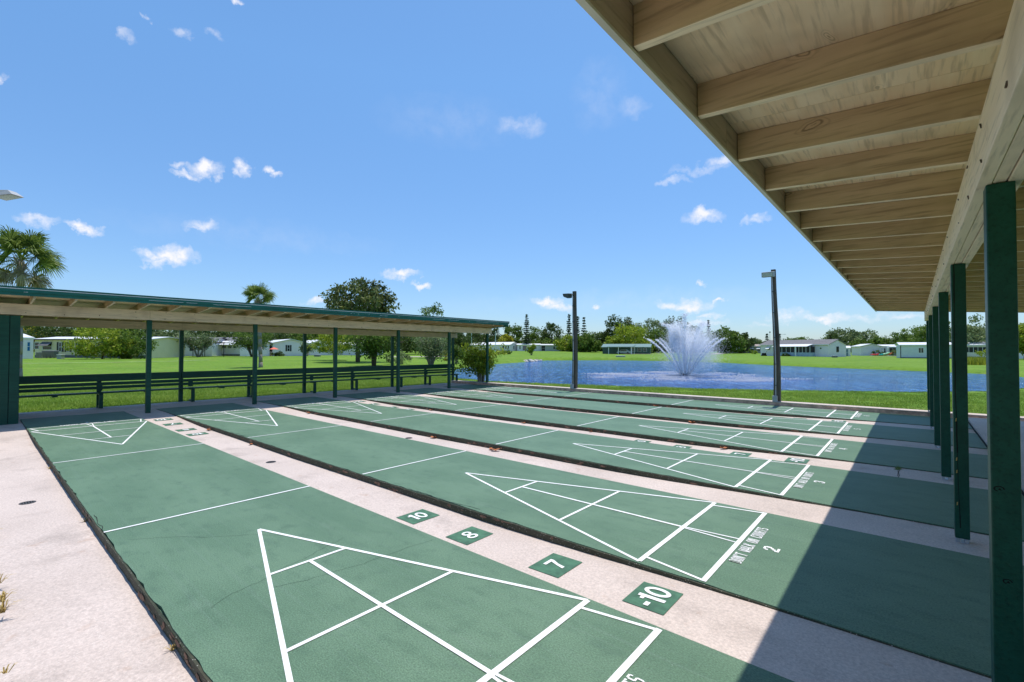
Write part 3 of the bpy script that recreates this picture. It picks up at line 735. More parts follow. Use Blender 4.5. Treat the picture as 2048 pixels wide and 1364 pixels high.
def shelter(which):
    far = which == 'far'
    sgn = 1 if far else -1                   # direction from the rear to the open, high side
    xb = .72 if far else 15.24               # front beam line
    xr = xb - sgn*2.24                       # rear beam line
    xf = 1.70 if far else 14.235             # fascia
    xe = xr - sgn*.5                         # low edge
    ya, yb_ = -8.0, 14.42
    zb = 2.26                                # underside of front beam
    t = thing(which == 'far' and 'shelter' or 'shelter', 'long open shelter with teal roof edge and green posts at the far end' if far else
              'shelter roof overhead on the right with tan rafters on dark green posts', 'shelter', (0, 0, 0), 0, 'shelters at the two ends of the courts')
    # level of the underside of the rafters at x
    def zr(x): return zb+.235+SL*(x-xb)*sgn
    ys = []; y = -7.6
    y = 0.69-.61*13
    while y < yb_-.05: ys.append(y); y += .6096 if not far else .61
    # rafters (mesh shared)
    x0, x1 = sorted((xe, xf-sgn*.02))
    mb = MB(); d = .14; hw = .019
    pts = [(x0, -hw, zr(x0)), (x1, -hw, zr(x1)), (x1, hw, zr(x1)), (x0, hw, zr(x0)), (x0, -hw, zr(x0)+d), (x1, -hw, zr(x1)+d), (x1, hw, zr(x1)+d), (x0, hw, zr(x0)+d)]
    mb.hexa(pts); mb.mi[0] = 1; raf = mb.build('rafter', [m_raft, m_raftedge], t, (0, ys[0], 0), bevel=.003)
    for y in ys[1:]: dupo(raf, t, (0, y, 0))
    # plywood deck sheets, butted
    yy = ya; c = 0
    while yy < yb_:
        y2 = min(yy+2.438, yb_)
        for (xa, xc) in ((x0-.0, (x0+x1)/2-.0015), ((x0+x1)/2+.0015, x1)):
            mb = MB(); a, b = xa, xc
            mb.hexa([(a, yy+.0015, zr(a)+d+.001), (b, yy+.0015, zr(b)+d+.001), (b, y2-.0015, zr(b)+d+.001), (a, y2-.0015, zr(a)+d+.001),
                     (a, yy+.0015, zr(a)+d+.016), (b, yy+.0015, zr(b)+d+.016), (b, y2-.0015, zr(b)+d+.016), (a, y2-.0015, zr(a)+d+.016)])
            mb.build('deck_panel', m_deckw, t)
        yy = y2
    # roof covering, slight overhang
    xo = xf+sgn*.035; a, b = sorted((xe-sgn*.06, xo))
    mb = MB(); mb.hexa([(a, ya-.05, zr(a)+d+.018), (b, ya-.05, zr(b)+d+.018), (b, yb_+.05, zr(b)+d+.018), (a, yb_+.05, zr(a)+d+.018),
             (a, ya-.05, zr(a)+d+.032), (b, ya-.05, zr(b)+d+.032), (b, yb_+.05, zr(b)+d+.032), (a, yb_+.05, zr(a)+d+.032)])
    mb.build('roof_covering', simple('pale_roof_coating', (.62,.62,.6), .7, .1, 2), t)
    # fascia
    zf = zr(xf)-.004; a, b = sorted((xf-sgn*.018, xf))
    seg = [ya, -3.2, 1.7, 6.55, 11.45, yb_]
    for i in range(5):
        MB().box(a, b, seg[i]+.001, seg[i+1]-.001, zf+(.04 if far else 0), zf+.158).build('fascia', m_teal if far else m_fasw, t)
    if far:
        a, b = sorted((xf+.0015, xf+.028)); MB().box(a, b, ya, yb_+.03, zf+.105, zf+.197).build('drip_edge', m_teal, t)
        MB().box(a, b+.012, ya, yb_+.035, zf+.1975, zf+.212).build('edge_flashing', m_teal, t)
        mb = MB(); rr = random.Random(4)
        for i in range(26):
            y = rr.uniform(-1, 14); l = rr.choice([rr.uniform(.02, .06), rr.uniform(.2, .9)]); z = zf+.106+rr.uniform(-.002, .003)
            mb._add([(b+.0015, y, z), (b+.0015, y+l, z+.001), (b+.0015, y+l, z+.007), (b+.0015, y, z+.006)], [(0,1,2,3)])
        mb.build('bare_metal_scratch', m_whitep, t)['kind'] = 'stuff'
    else:
        a, b = sorted((xf-.0015, xf-.006)); MB().box(a, b, ya, yb_+.02, zf+.03, zf+.185).build('drip_edge', m_teal, t)
        MB().box(xf-.003, xf+.0185, ya, yb_+.02, zf-.0115, zf-.0005).build('fascia_cap', m_pale_edge, t)
    # end fascia
    a, b = x0, x1
    mb = MB(); mb.hexa([(a, yb_+.001, zr(a)-.003), (b, yb_+.001, zr(b)-.003), (b, yb_+.02, zr(b)-.003), (a, yb_+.02, zr(a)-.003), (a, yb_+.001, zr(a)+.15), (b, yb_+.001, zr(b)+.15), (b, yb_+.02, zr(b)+.15), (a, yb_+.02, zr(a)+.15)])
    mb.build('fascia', m_teal if far else m_fasw, t)
    a, b = sorted((xe-sgn*.001, xe-sgn*.019))
    for i in range(5): MB().box(a, b, seg[i]+.001, seg[i+1]-.001, zr(xe)-.01, zr(xe)+d+.016).build('fascia', m_fasw, t)
    # blocking between the rafters over the rear beam
    for i in range(len(ys)-1): MB().box(xr-.019, xr+.019, ys[i]+.0205, ys[i+1]-.0205, zr(xr)+.002, zr(xr)+d-.004).build('blocking', m_raft, t)
    # beams: plies between posts
    py = [-4.9+2.4425*0, -2.75, -.32, 2.12, 4.56, 7.0, 9.44, 11.9, 14.13]
    mb_ = m_beamf if far else m_beam
    bp = [-8.0, -2.75, 2.12, 7.0, 11.9, 14.36] if not far else [-8.0, -2.75, 2.12, 7.05, 11.9, 14.36]
    for i in range(len(bp)-1):
        ofs = [(-.072, -.026), (-.023, .019), (.023, .07)] if not far else [(-.06, -.002), (.0015, .06)]
        for j, (a, b) in enumerate(ofs):
            xx0, xx1 = (xb+a, xb+b)
            dz = 0 if j != 1 else .004
            sh = 0 if j != 1 else .0
            MB().box(xx0, xx1, bp[i]+.0015, bp[i+1]-.0015, zb+dz, zb+.233).build('beam_board', mb_, t, bevel=.003)
    # rear beam
    zrb = zb-.148
    for i in range(5):
        yy0, yy1 = [(-8, -4.2), (-4.2, -.35), (-.35, 3.35), (3.35, 8.9), (8.9, 14.36)][i]
        MB().box(xr-.05, xr+.05, yy0+.0015, yy1-.0015, zrb, zrb+.20).build('beam_board', mb_, t, bevel=.003)
    # posts
    for y in py:
        if far and y < 1: continue
        z0 = .108 if y > 13.9 else -.012
        post(xb, y, z0, zb, None, None, t, base=not far or False, crack=(not far and abs(y-4.56) < .1), knots=(not far and abs(y-2.12) < .1))
    ry = [-.35, 3.35, 7.05, 10.75, 14.13] if far else [-4.2, -.35, 3.35, 7.05, 10.75, 14.13]
    for y in ry:
        z0 = -.001 if far else .045
        if y > 13.9: z0 = .108
        post(xr, y, z0, zrb, None, None, t, base=False)
    # nail heads on the far beam
    mb = MB(); rr = random.Random(11)
    y = -.6
    while y < 14.2:
        for z in (zb+.05, zb+.19):
            if rr.random() < .75:
                yy = y+rr.uniform(-.05, .05); xx = xb+.0605 if far else xb-.0725
                s2 = sgn
                mb.tube((xx, yy, z+rr.uniform(-.02, .02)), (xx+s2*.004, yy, z), .009 if far else .0035, .007 if far else .003, 6)
        y += .61
    mb.build('nail_head', simple('rusty_nail', (.10,.07,.05), .8, .3), t)['kind'] = 'stuff'
    return t, xb, xr, zb, zrb
sh_far = shelter('far'); sh_near = shelter('near')
xbf, xrf = sh_far[1], sh_far[2]
# storage closet at the left under the far shelter
cl = thing('storage_closet', 'dark green plywood closet wall at the left edge under the far shelter', 'storage closet', (.76, -.06, 0))
mb = MB(); mb.box(-2.1, -.012, -3.4, -.001, -.05, 2.10); mb.build('wall', m_dkgreen, cl)
yy = -.0; 
for i, y2 in enumerate([-.155, -.36, -.56, -.76, -.96, -1.16, -1.4, -1.8, -2.4, -3.4]):
    MB().box(-.012, .012, y2+.005, yy-.004, -.04, 2.245).build('board', m_dkgreen, cl, bevel=.003); yy = y2
MB().box(-.0118, -.004, -3.4, -.001, -.04, 2.245).build('backing', m_black, cl)
o = MB().box(.93, 1.18, -1.9, -.02, -.1, -.0005).build('walkway', m_conc); bpy.data.objects.remove(o)

# ------------------------------------------------------------------ benches along the back of the far shelter
def bench(y0, y1, label, end=False):
    t = thing('bench', label, 'bench', (xrf, y0, 0), 0, 'green slatted benches in a row along the far shelter')
    Lb = y1-y0-.012
    MB().box(.052, .088, 0, Lb,   .69, .885).build('back_slat', m_dkgreen, t, bevel=.004)
    MB().box(.052, .088, 0, Lb, .585, .665).build('back_slat', m_dkgreen, t, bevel=.004)
    MB().box(.052, .088, 0, Lb, .485, .56).build('back_slat', m_dkgreen, t, bevel=.004)
    MB().box(.10, .235, 0, Lb, .385, .42).build('seat_slat', m_dkgreen, t, bevel=.004)
    MB().box(.25, .385, 0, Lb, .385, .42).build('seat_slat', m_dkgreen, t, bevel=.004)
    ys_ = [.22, Lb/2+.02]
    if end: ys_.append(Lb-.10)
    for i, y in enumerate(ys_):
        if i == 1 or y < 0: MB().box(-.02, .05, y-.045, y+.045, 0, .87).build('upright', m_dkgreen, t, bevel=.004)
        MB().box(.30, .375, y-.04, y+.04, 0, .348).build('leg', m_dkgreen, t, bevel=.004)
        MB().box(.0515, .37, y-.04, y+.04, .35, .384).build('seat_bearer', m_dkgreen, t, bevel=.003)
        MB().box(.0515, .30, y-.03, y+.03, .02, .06).build('foot_rail', m_dkgreen, t, bevel=.003)
        MB().box(.0885, .10, y-.06, y+.06, .44, .66).build('cleat', m_dkgreen, t)
    for y in (Lb*.27, Lb*.77): MB().box(.11, .375, y-.05, y+.05, .352, .384).build('cleat', m_dkgreen, t)
    return t
edges = [-.35, 3.35, 7.05, 10.75, 14.18]
names = ['first dark green slatted bench from the left, ending at the green closet', 'second dark green slatted bench from the left, in front of the palm trunk',
         'third dark green slatted bench from the left, in front of the dense shrubs', 'last dark green slatted bench on the right, ending beside the lakeside shrub']
for i in range(4): bench(edges[i], edges[i+1], names[i], i == 3)

# ------------------------------------------------------------------ light poles
def light_pole(x, y, h, label, lean, fx, big):
    t = thing('light_pole', label, 'light pole', (x, y, .0), 0, 'weathered poles with a floodlight along the lake')
    zb_ = .1
    segs = 7; pts = []; 
    for i in range(segs+1):
        f_ = i/segs; pts.append((lean*f_+.02*math.sin(f_*5), 0, zb_+(h-zb_)*f_))
    w0, w1 = (.088, .06) if not big else (.085, .055)
    mb = MB()
    for i in range(segs):
        a, b = pts[i], pts[i+1]; wa = w0+(w1-w0)*i/segs; wb = w0+(w1-w0)*(i+1)/segs
        mb.hexa([(a[0]-wa, -wa*.8, a[2]), (a[0]+wa, -wa*.8, a[2]), (a[0]+wa, wa*.8, a[2]), (a[0]-wa, wa*.8, a[2]),
                 (b[0]-wb, -wb*.8, b[2]), (b[0]+wb, -wb*.8, b[2]), (b[0]+wb, wb*.8, b[2]), (b[0]-wb, wb*.8, b[2])])
    mb.build('pole', m_pole, t)
    MB().chain([(p[0]-.02, -w0*.8-.022, p[2]) for p in pts[:-1]]+[(pts[-1][0]-.03, -w1*.8-.02, h-.2)], [.016]*(segs+1), 6).build('conduit', m_pipe, t)
    mb = MB()
    for z in (.55, 1.15, 1.9, 2.6, 3.2):
        if z < h-.2: mb.box(lean*z/h-.05, lean*z/h+.03, -w0*.8-.042, -w0*.8+.0, z, z+.02)
    mb.build('conduit_clip', m_fixdark, t)
    MB().box(-.09, .03, -.17, -.085, .108, .27).build('junction_box', m_pipe, t, bevel=.006)
    MB().box(-.15, .13, -.155, .12, .02, .106).build('concrete_foot', m_conc2, t)
    # floodlight
    X, Z = lean, h
    hd = MB()
    if fx == 'side':
        hd.hexa([(X-.36, -.26, Z-.20), (X-.12, -.30, Z-.28), (X-.10, -.04, Z-.25), (X-.33, -.02, Z-.17), (X-.38, -.28, Z-.09), (X-.10, -.30, Z-.10), (X-.10, -.03, Z-.08), (X-.36, -.02, Z-.07)])
        f1 = hd.build('lamp_housing', m_fixdark, t, bevel=.01)
        MB()._add([(X-.345, -.25, Z-.209), (X-.14, -.285, Z-.284), (X-.12, -.06, Z-.258), (X-.33, -.035, Z-.182)], [(0,3,2,1)]).build('lens', m_lens, f1)
        MB().tube((X-.12, -.12, Z-.15), (X-.02, -.03, Z-.12), .022, .022, 8).build('bracket', m_fixdark, t)
    else:
        hd.hexa([(X-.26, -.30, Z-.24), (X+.04, -.30, Z-.24), (X+.04, -.09, Z-.22), (X-.26, -.09, Z-.22), (X-.26, -.32, Z-.10), (X+.04, -.32, Z-.10), (X+.04, -.08, Z-.06), (X-.26, -.08, Z-.06)])
        f1 = hd.build('lamp_housing', m_fixture, t, bevel=.01)
        MB()._add([(X-.24, -.306, Z-.225), (X+.02, -.306, Z-.225), (X+.02, -.318, Z-.125), (X-.24, -.318, Z-.125)], [(0,1,2,3)]).build('lens', m_lens, f1)
        MB().tube((X-.06, -.1, Z-.12), (X, -.02, Z-.12), .022, .022, 8).build('bracket', m_fixdark, t)
light_pole(5.24, 14.17, 3.77, 'left weathered light pole with a dark floodlight, standing at the kerb by the lake', .02, 'side', False)
light_pole(12.02, 14.17, 3.85, 'right taller light pole with pale conduit and box floodlight, nearer the shelter roof', -.05, 'front', True)
# lamp head reaching in at the left edge from its own pole
t = thing('light_pole', 'grey shoebox lamp head on an arm reaching in at the left edge above the palm', 'light pole', (3.75, -.95, 0))
MB().tube((0, 0, -.1), (0, 0, 4.0), .07, .055, 10).build('pole', m_pole, t)
MB().chain([(0, 0, 3.93), (.3, .27, 3.96), (.50, .45, 3.935)], [.018, .018, .018], 8).build('arm', m_fixdark, t)
d_ = Vector((.77, .64, 0)).normalized(); n_ = Vector((-d_.y, d_.x, 0)); c0 = Vector((.53, .46, 3.93))
def LP(a, b, c): v = c0+d_*a+n_*b; return (v.x, v.y, v.z+c)
hd = MB(); hd.hexa([LP(-.02, -.12, -.06), LP(.30, -.09, -.02), LP(.30, .09, -.02), LP(-.02, .12, -.06), LP(.02, -.08, .05), LP(.2, -.06, .055), LP(.2, .06, .055), LP(.02, .08, .05)])
f1 = hd.build('lamp_housing', m_pipe, t, bevel=.006)
MB()._add([LP(.01, -.10, -.059), LP(.27, -.075, -.026), LP(.27, .075, -.026), LP(.01, .10, -.059)], [(0,3,2,1)]).build('lens', m_lens, f1)

# ------------------------------------------------------------------ foliage makers
def leafquads(rng, centers, size, flat=0.0, aspect=.55):
    n = len(centers)
    d = rng.normal(size=(n, 3)); d[:, 2] *= (1-flat); d /= np.linalg.norm(d, axis=1)[:, None]
    e = rng.normal(size=(n, 3)); e -= (e*d).sum(1)[:, None]*d; e /= np.linalg.norm(e, axis=1)[:, None]
    s = size*rng.uniform(.6, 1.3, n)[:, None]
    a = d*s; b = e*s*aspect
    V = np.stack([centers-a, centers-b*.9+a*.1, centers+a, centers+b*.9+a*.1], 1)
    return V.reshape(-1, 3)
def crown_points(rng, n, nclump, rx, rz, clump_r, hollow=.45, squash_bottom=.75, lobes=5):
    # clump centres through the volume of an uneven ellipsoid, mostly near its surface
    u = rng.normal(size=(nclump, 3)); u /= np.linalg.norm(u, axis=1)[:, None]
    lob = rng.normal(size=(lobes, 3)); lob /= np.linalg.norm(lob, axis=1)[:, None]
    bulge = .93 + .22*np.max(np.clip(u@lob.T, 0, 1)**3, axis=1)
    r = (hollow + (1-hollow)*rng.random(nclump)**.6)*bulge
    c = u*r[:, None]*1.03; c[:, 2] = np.where(c[:, 2] < 0, c[:, 2]*squash_bottom, c[:, 2])
    c *= np.array([rx, rx, rz])
    k = rng.integers(0, nclump, n)
    cr = clump_r*rng.uniform(.6, 1.35, nclump)
    off = rng.normal(size=(n, 3)); off /= np.linalg.norm(off, axis=1)[:, None]; off *= (rng.random(n)**.45)[:, None]*cr[k][:, None]
    off[:, 2] *= .75
    ctint = rng.random(nclump)
    tint = np.clip(.5*ctint[k] + .5*rng.random(n), 0, 1)
    return c, c[k]+off, tint
TREES = {}
def tree(name, label, px, top, depth, hw, style='broad', leaf='mid', group=None, seed=1, bot=None, leafsize=None, n=None, trunk=True, cat='tree', trunkpx=None, barkm=None, dense=1.0):
    x, y = at_depth(px, depth); z0 = gz(x, y); H = zpx(top, depth)-z0; rx = hw*depth/FPX*(1.14 if depth > 100 else 1.0)
    rng = np.random.default_rng(seed)
    t = thing(name, label, cat, (x, y, z0), 0, group)
    cb = zpx(bot, depth)-z0 if bot else H*.3
    cb = max(cb, .05)
    rz = (H-cb)/1.75; cz = H-rz
    ls = leafsize or max(.10, depth*.0021)
    nn = n or int(min(7000, max(1500, 26*dense*(rx*rx*4*1.0+rx*rz*6)/(ls*ls)/10)))
    ncl = max(14, int(nn/55)); 
    cl, pts, tint = crown_points(rng, nn, ncl, rx, rz, max(rx, rz)*.21+ls)
    pts[:, 2] += cz; cl[:, 2] += cz
    pts = pts[pts[:, 2] > .05]; tint = tint[:len(pts)]
    npmesh('crown', leafquads(rng, pts, ls), 4, LEAF[leaf], t, tint)
    if trunk:
        mb = MB(); tr = max(.05, H*.022)
        top_ = Vector((rng.normal()*.1, rng.normal()*.1, max(cb, H*.25)+rz*.3))
        mb.chain([(0, 0, -.15), (top_.x*.4, top_.y*.4, top_.z*.5), tuple(top_)], [tr*1.35, tr, tr*.8], 8)
        for i in range(7):
            c = cl[rng.integers(0, len(cl))]; s_ = Vector((top_.x*.7, top_.y*.7, top_.z*rng.uniform(.55, 1)))
            mid = (s_+Vector(c))*.5+Vector((0, 0, -.1*rz)); mb.chain([tuple(s_), tuple(mid), tuple(c)], [tr*.55, tr*.35, tr*.1], 5)
        mb.build('trunk', barkm or m_bark, t, smooth=True)
    return t
def multistem(name, label, px, top, depth, hw, leaf, seed, bot, group=None, cat='shrub', ls=.1, n=4500, stems=7, barkm=None, clear=.28):
    x, y = at_depth(px, depth); z0 = gz(x, y); H = zpx(top, depth)-z0; rx = hw*depth/FPX
    rng = np.random.default_rng(seed); t = thing(name, label, cat, (x, y, z0), 0, group)
    tips = []; mb = MB()
    for i in range(stems):
        a = 2*math.pi*i/stems+rng.uniform(-.3, .3); lean = rng.uniform(.3, .95)
        tip = np.array([math.cos(a)*rx*lean*.8, math.sin(a)*rx*lean*.8, H*rng.uniform(.55, .92)])
        b0 = np.array([math.cos(a)*.12, math.sin(a)*.12, -.08]); mid = b0*.5+tip*.5+np.array([-math.cos(a)*rx*.12, -math.sin(a)*rx*.12, H*.0]); r = H*.018
        mb.chain([tuple(b0), tuple(mid), tuple(tip)], [r*1.3, r*.8, r*.25], 6)
        for j in range(5):
            s_ = b0+(tip-b0)*rng.uniform(.3, .85); s_ = s_+(mid-(b0+tip)/2)*.7
            e = s_+np.array([rng.normal()*rx*.32, rng.normal()*rx*.32, H*rng.uniform(.08, .3)]); e[2] = min(e[2], H*.97)
            rr = math.hypot(e[0], e[1])
            if rr > rx: e[:2] *= rx/rr
            mb.tube(tuple(s_), tuple(e), r*.45, r*.12, 5); tips += [e, (s_+e)/2]
        tips.append(tip)
    tips = np.array(tips); tips = tips[tips[:, 2] > H*clear]
    k = rng.integers(0, len(tips), n); off = rng.normal(size=(n, 3)); off /= np.linalg.norm(off, axis=1)[:, None]
    pts = tips[k]+off*(rng.random(n)**.5)[:, None]*rx*.30
    pts[:, 2] = np.minimum(pts[:, 2], H)
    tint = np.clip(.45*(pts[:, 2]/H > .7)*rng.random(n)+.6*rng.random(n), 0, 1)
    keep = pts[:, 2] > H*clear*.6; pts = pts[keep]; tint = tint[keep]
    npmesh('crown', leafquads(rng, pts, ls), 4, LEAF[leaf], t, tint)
    mb.build('stem', barkm or m_bark2, t, smooth=True)
    return t
def pine(label, px, top, depth, hw, seed, base=705, gap=.0, start=.12, group='tall tiered pines beyond the lake'):
    x, y = at_depth(px, depth); z0 = gz(x, y); H = zpx(top, depth)-z0; rx = hw*depth/FPX
    rng = np.random.default_rng(seed); t = thing('norfolk_pine', label, 'pine tree', (x, y, z0), 0, group)
    mb = MB(); mb.tube((0, 0, -.2), (0, 0, H), H*.014, H*.002, 7); C_ = []; T = []
    nt_ = max(10, int(H/ (0.85 if gap == 0 else 1.15)))
    for i in range(nt_):
        f_ = i/(nt_-1); z = H*(start+(1-start)*f_); r = rx*(1-f_)**.75*rng.uniform(.75, 1.1)+.12
        nb = 7
        for j in range(nb):
            a = 2*math.pi*(j/nb)+i*.7+rng.uniform(-.2, .2); rj = r*rng.uniform(.7, 1.1)
            e = np.array([math.cos(a)*rj, math.sin(a)*rj, z+rj*.16])
            if rj > .5: mb.tube((0, 0, z), tuple(e), .05, .015, 4)
            q = max(6, int(rj*9)); u = rng.random(q)**.7
            pp = np.array([0, 0, z])+(e-np.array([0, 0, z]))*u[:, None]+rng.normal(size=(q, 3))*np.array([.16, .16, .10])*(1+gap)
            C_.append(pp); T.append(rng.random(q))
    pts = np.concatenate(C_); tint = np.concatenate(T)
    npmesh('crown', leafquads(rng, pts, max(.26, depth*.0019)), 4, LEAF['pine'], t, tint)
    mb.build('trunk', m_bark, t)
    return t
def palm(label, x, y, z0, H, crown_r, seed, group=None, nfr=34, dry=7, trunkr=.15, skew=(0, 0), lean=(0, 0)):
    rng = np.random.default_rng(seed); t = thing('palm_tree', label, 'palm tree', (x, y, z0), 0, group)
    mb = MB(); n = 9
    pts = [(lean[0]*(i/n)**1.5, lean[1]*(i/n)**1.5, -.2+(H+.1)*i/n) for i in range(n+1)]
    mb.chain(pts, [trunkr*(1.35 if i == 0 else 1.0+.06*(i % 2)) for i in range(n+1)], 10); mb.build('trunk', m_bark2, t, smooth=True)
    top = np.array([lean[0], lean[1], H])
    # old leaf bases under the crown
    mb = MB()
    for i in range(60):
        a = rng.uniform(0, 6.28); z = H-rng.uniform(.0, .9); r = trunkr
        mb.tube((top[0]+math.cos(a)*r, top[1]+math.sin(a)*r, z), (top[0]+math.cos(a)*(r+.17), top[1]+math.sin(a)*(r+.17), z+.22), .03, .012, 4)
    mb.build('leaf_bases', m_bark2, t)['kind'] = 'stuff'
    for i in range(nfr+dry):
        isdry = i >= nfr
        a = i*2.39996+rng.uniform(-.25, .25)
        el = rng.uniform(-.1, 1.35) if not isdry else rng.uniform(-1.0, -.35)
        L1 = crown_r*rng.uniform(.42, .62)
        dirv = np.array([math.cos(a)*math.cos(el), math.sin(a)*math.cos(el), math.sin(el)])
        hub = top+dirv*L1+np.array([0, 0, -.12*L1*math.cos(el)]); side = np.array([-math.sin(a), math.cos(a), 0]); upn = np.cross(dirv, side)*-1
        ro = rng.uniform(-1.1, 1.1); side, upn = side*math.cos(ro)+upn*math.sin(ro), upn*math.cos(ro)-side*math.sin(ro)
        V = []; T = []; nl = 26; fr = crown_r*rng.uniform(.42, .6)
        # petiole as two thin quads
        wv = side*.016
        V.append([top-wv, top+wv, hub+wv, hub-wv]); T.append(.7)
        wv2 = upn*.014; V.append([top-wv2, top+wv2, hub+wv2, hub-wv2]); T.append(.6)
        for j in range(nl):
            th = (j/(nl-1)-.5)*3.5; d1 = dirv*math.cos(th)+side*math.sin(th)
            costa = -.25+.18*math.cos(th)
            d1 = d1+np.array([0, 0, -.15])+upn*(.12*math.cos(2*th)); d1 /= np.linalg.norm(d1)
            ll = fr*(.75+.25*math.cos(th))*rng.uniform(.85, 1.1)
            mid = hub+d1*ll*.6; tip = hub+d1*ll*.93+np.array([0, 0, -ll*rng.uniform(.08, .38 if not isdry else .5)])
            wd = np.cross(d1, upn); wd = wd/max(1e-6, np.linalg.norm(wd))*.026*crown_r/1.8
            tw = rng.uniform(-.5, .5); wd = wd+upn*tw*.02
            V.append([hub-wd*.35, hub+wd*.35, mid+wd, mid-wd]); V.append([mid-wd, mid+wd, tip+wd*.12, tip-wd*.12]); q = rng.random(); T += [q, q]
        npmesh('frond', np.array(V).reshape(-1, 3), 4, LEAF['palmdry' if isdry else 'palm'], t, T)
    return t

# ------------------------------------------------------------------ palms and near shrubs
x, y = at_depth(38, 26); palm('tall fan palm at the left edge rising over the teal roof line', x, y, -.06, zpx(520, 26)+.06, 2.1, 5, 'fan palms on the left lawn', 36, 9)
x, y = at_depth(522, 41); palm('fan palm whose pale trunk shows behind the second bench, crown just above the roof', x, y, -.03, zpx(601, 41)+.03, 1.75, 8, 'fan palms on the left lawn', 34, 3, .15, lean=(-.25, -.2))
multistem('seagrape_shrub', 'yellow green leafy shrub with bare grey stems at the lake end of the far shelter', 962, 686, 21.3, 46, 'bright', 21, 0, ls=.055, n=6500, stems=9, clear=.34)
tree('magnolia_tree', 'tall round dark glossy tree rising over the middle of the far roof', 716, 564, 57, 62, leaf='mag', seed=31, bot=660, leafsize=.22, n=8500, barkm=m_bark)
tree('tall_tree', 'slender tree top just showing over the roof right of the big round tree', 866, 611, 75, 25, leaf='mid', seed=32, bot=690, leafsize=.17, n=2600)
tree('tree', 'low lime leaved tree left of the dark multi stemmed tree, behind the third bench', 668, 664, 63, 36, leaf='bright', seed=33, bot=708, leafsize=.13, n=4200)
multistem('spreading_tree', 'dark dense tree with many stems behind the third bench', 748, 655, 45, 56, 'mid', 34, 0, cat='tree', ls=.12, n=6500, stems=10, barkm=m_bark)
multistem('feathery_shrub', 'grey green feathery shrub behind the last bench', 862, 664, 46, 44, 'grey', 35, 0, ls=.085, n=6500, stems=11, clear=.18)
multistem('shrub', 'small dark shrub between the last bench and the lakeside shrub', 912, 690, 52, 22, 'mid', 36, 0, ls=.1, n=1600, stems=5, clear=.1)
tree('shrub', 'low reddish green shrub right of the grey green feathery one', 893, 700, 48, 14, leaf='yellow', seed=37, bot=722, leafsize=.08, n=900, trunk=False, cat='shrub')
tree('shrub', 'pale low shrub left of the feathery one, by the driveway', 800, 706, 50, 24, leaf='grey', seed=38, bot=727, leafsize=.09, n=1500, trunk=False, cat='shrub')
tree('flowering_tree', 'large yellow green tree covering the middle of the cream home', 205, 653, 62, 46, leaf='bright', seed=41, bot=712, leafsize=.15, n=6500, barkm=m_bark)
tree('dense_tree', 'dark dense bush reaching the ground at the right end of the cream home', 262, 662, 64, 34, leaf='mid', seed=42, bot=718, leafsize=.15, n=5500, barkm=m_bark)
multistem('small_tree', 'small crooked pale trunked tree in front of the white home with the awning', 397, 660, 76, 38, 'grey', 43, 0, cat='tree', ls=.14, n=3800, stems=7, clear=.42)
multistem('small_tree', 'small dark stemmed tree left of the palm trunk', 505, 658, 80, 42, 'mid', 44, 0, cat='tree', ls=.15, n=4500, stems=7, clear=.38, barkm=m_bark)
tree('shrub', 'dark round shrub at the corner of the white gabled home', 558, 704, 91, 10, leaf='dark', seed=45, bot=713, leafsize=.14, n=700, trunk=False, cat='shrub')
multistem('shrub', 'greyish tall shrub right of the white gabled home', 614, 684, 92, 18, 'grey', 46, 0, ls=.14, n=1900, stems=6, clear=.1)
# background trees behind the left homes
BT = [(40,642,120,34,'yellow','yellow tinged tree at the far left behind the white shed'),
      (95,640,118,44,'dark','dark tree behind the left end of the cream home'),
      (160,640,120,46,'dark','dark tree behind the awning window of the cream home'),
      (225,640,116,46,'mid','green tree top above the yellow green tree'),
      (290,642,120,44,'dark','dark tree above the right end of the cream home'),
      (345,656,118,34,'grey','pale leaved tree behind the screened porch'),
      (400,650,125,40,'dark','dark tree behind the white home with the awning'),
      (460,645,125,44,'dark','dark tree between the two small crooked trees'),
      (560,652,128,50,'dark','dark tree behind the white gabled home'),
      (625,655,125,34,'mid','tree behind the gap right of the white gabled home'),
      (700,640,118,44,'mid','green tree behind the white home at the third bench'),
      (790,646,120,46,'dark','dark tree behind the dark multi stemmed tree'),
      (850,652,128,34,'mid','green tree behind the grey green shrub'),
      (905,664,150,34,'dark','dark tree left of the lakeside shrub, beyond the driveway')]
for i, (px, top, dp, hw, lf, lb) in enumerate(BT):
    tree('background_tree', lb, px, top, dp, hw, leaf=lf, group='trees behind the homes on the left', seed=60+i, bot=703, leafsize=.30, n=4200)
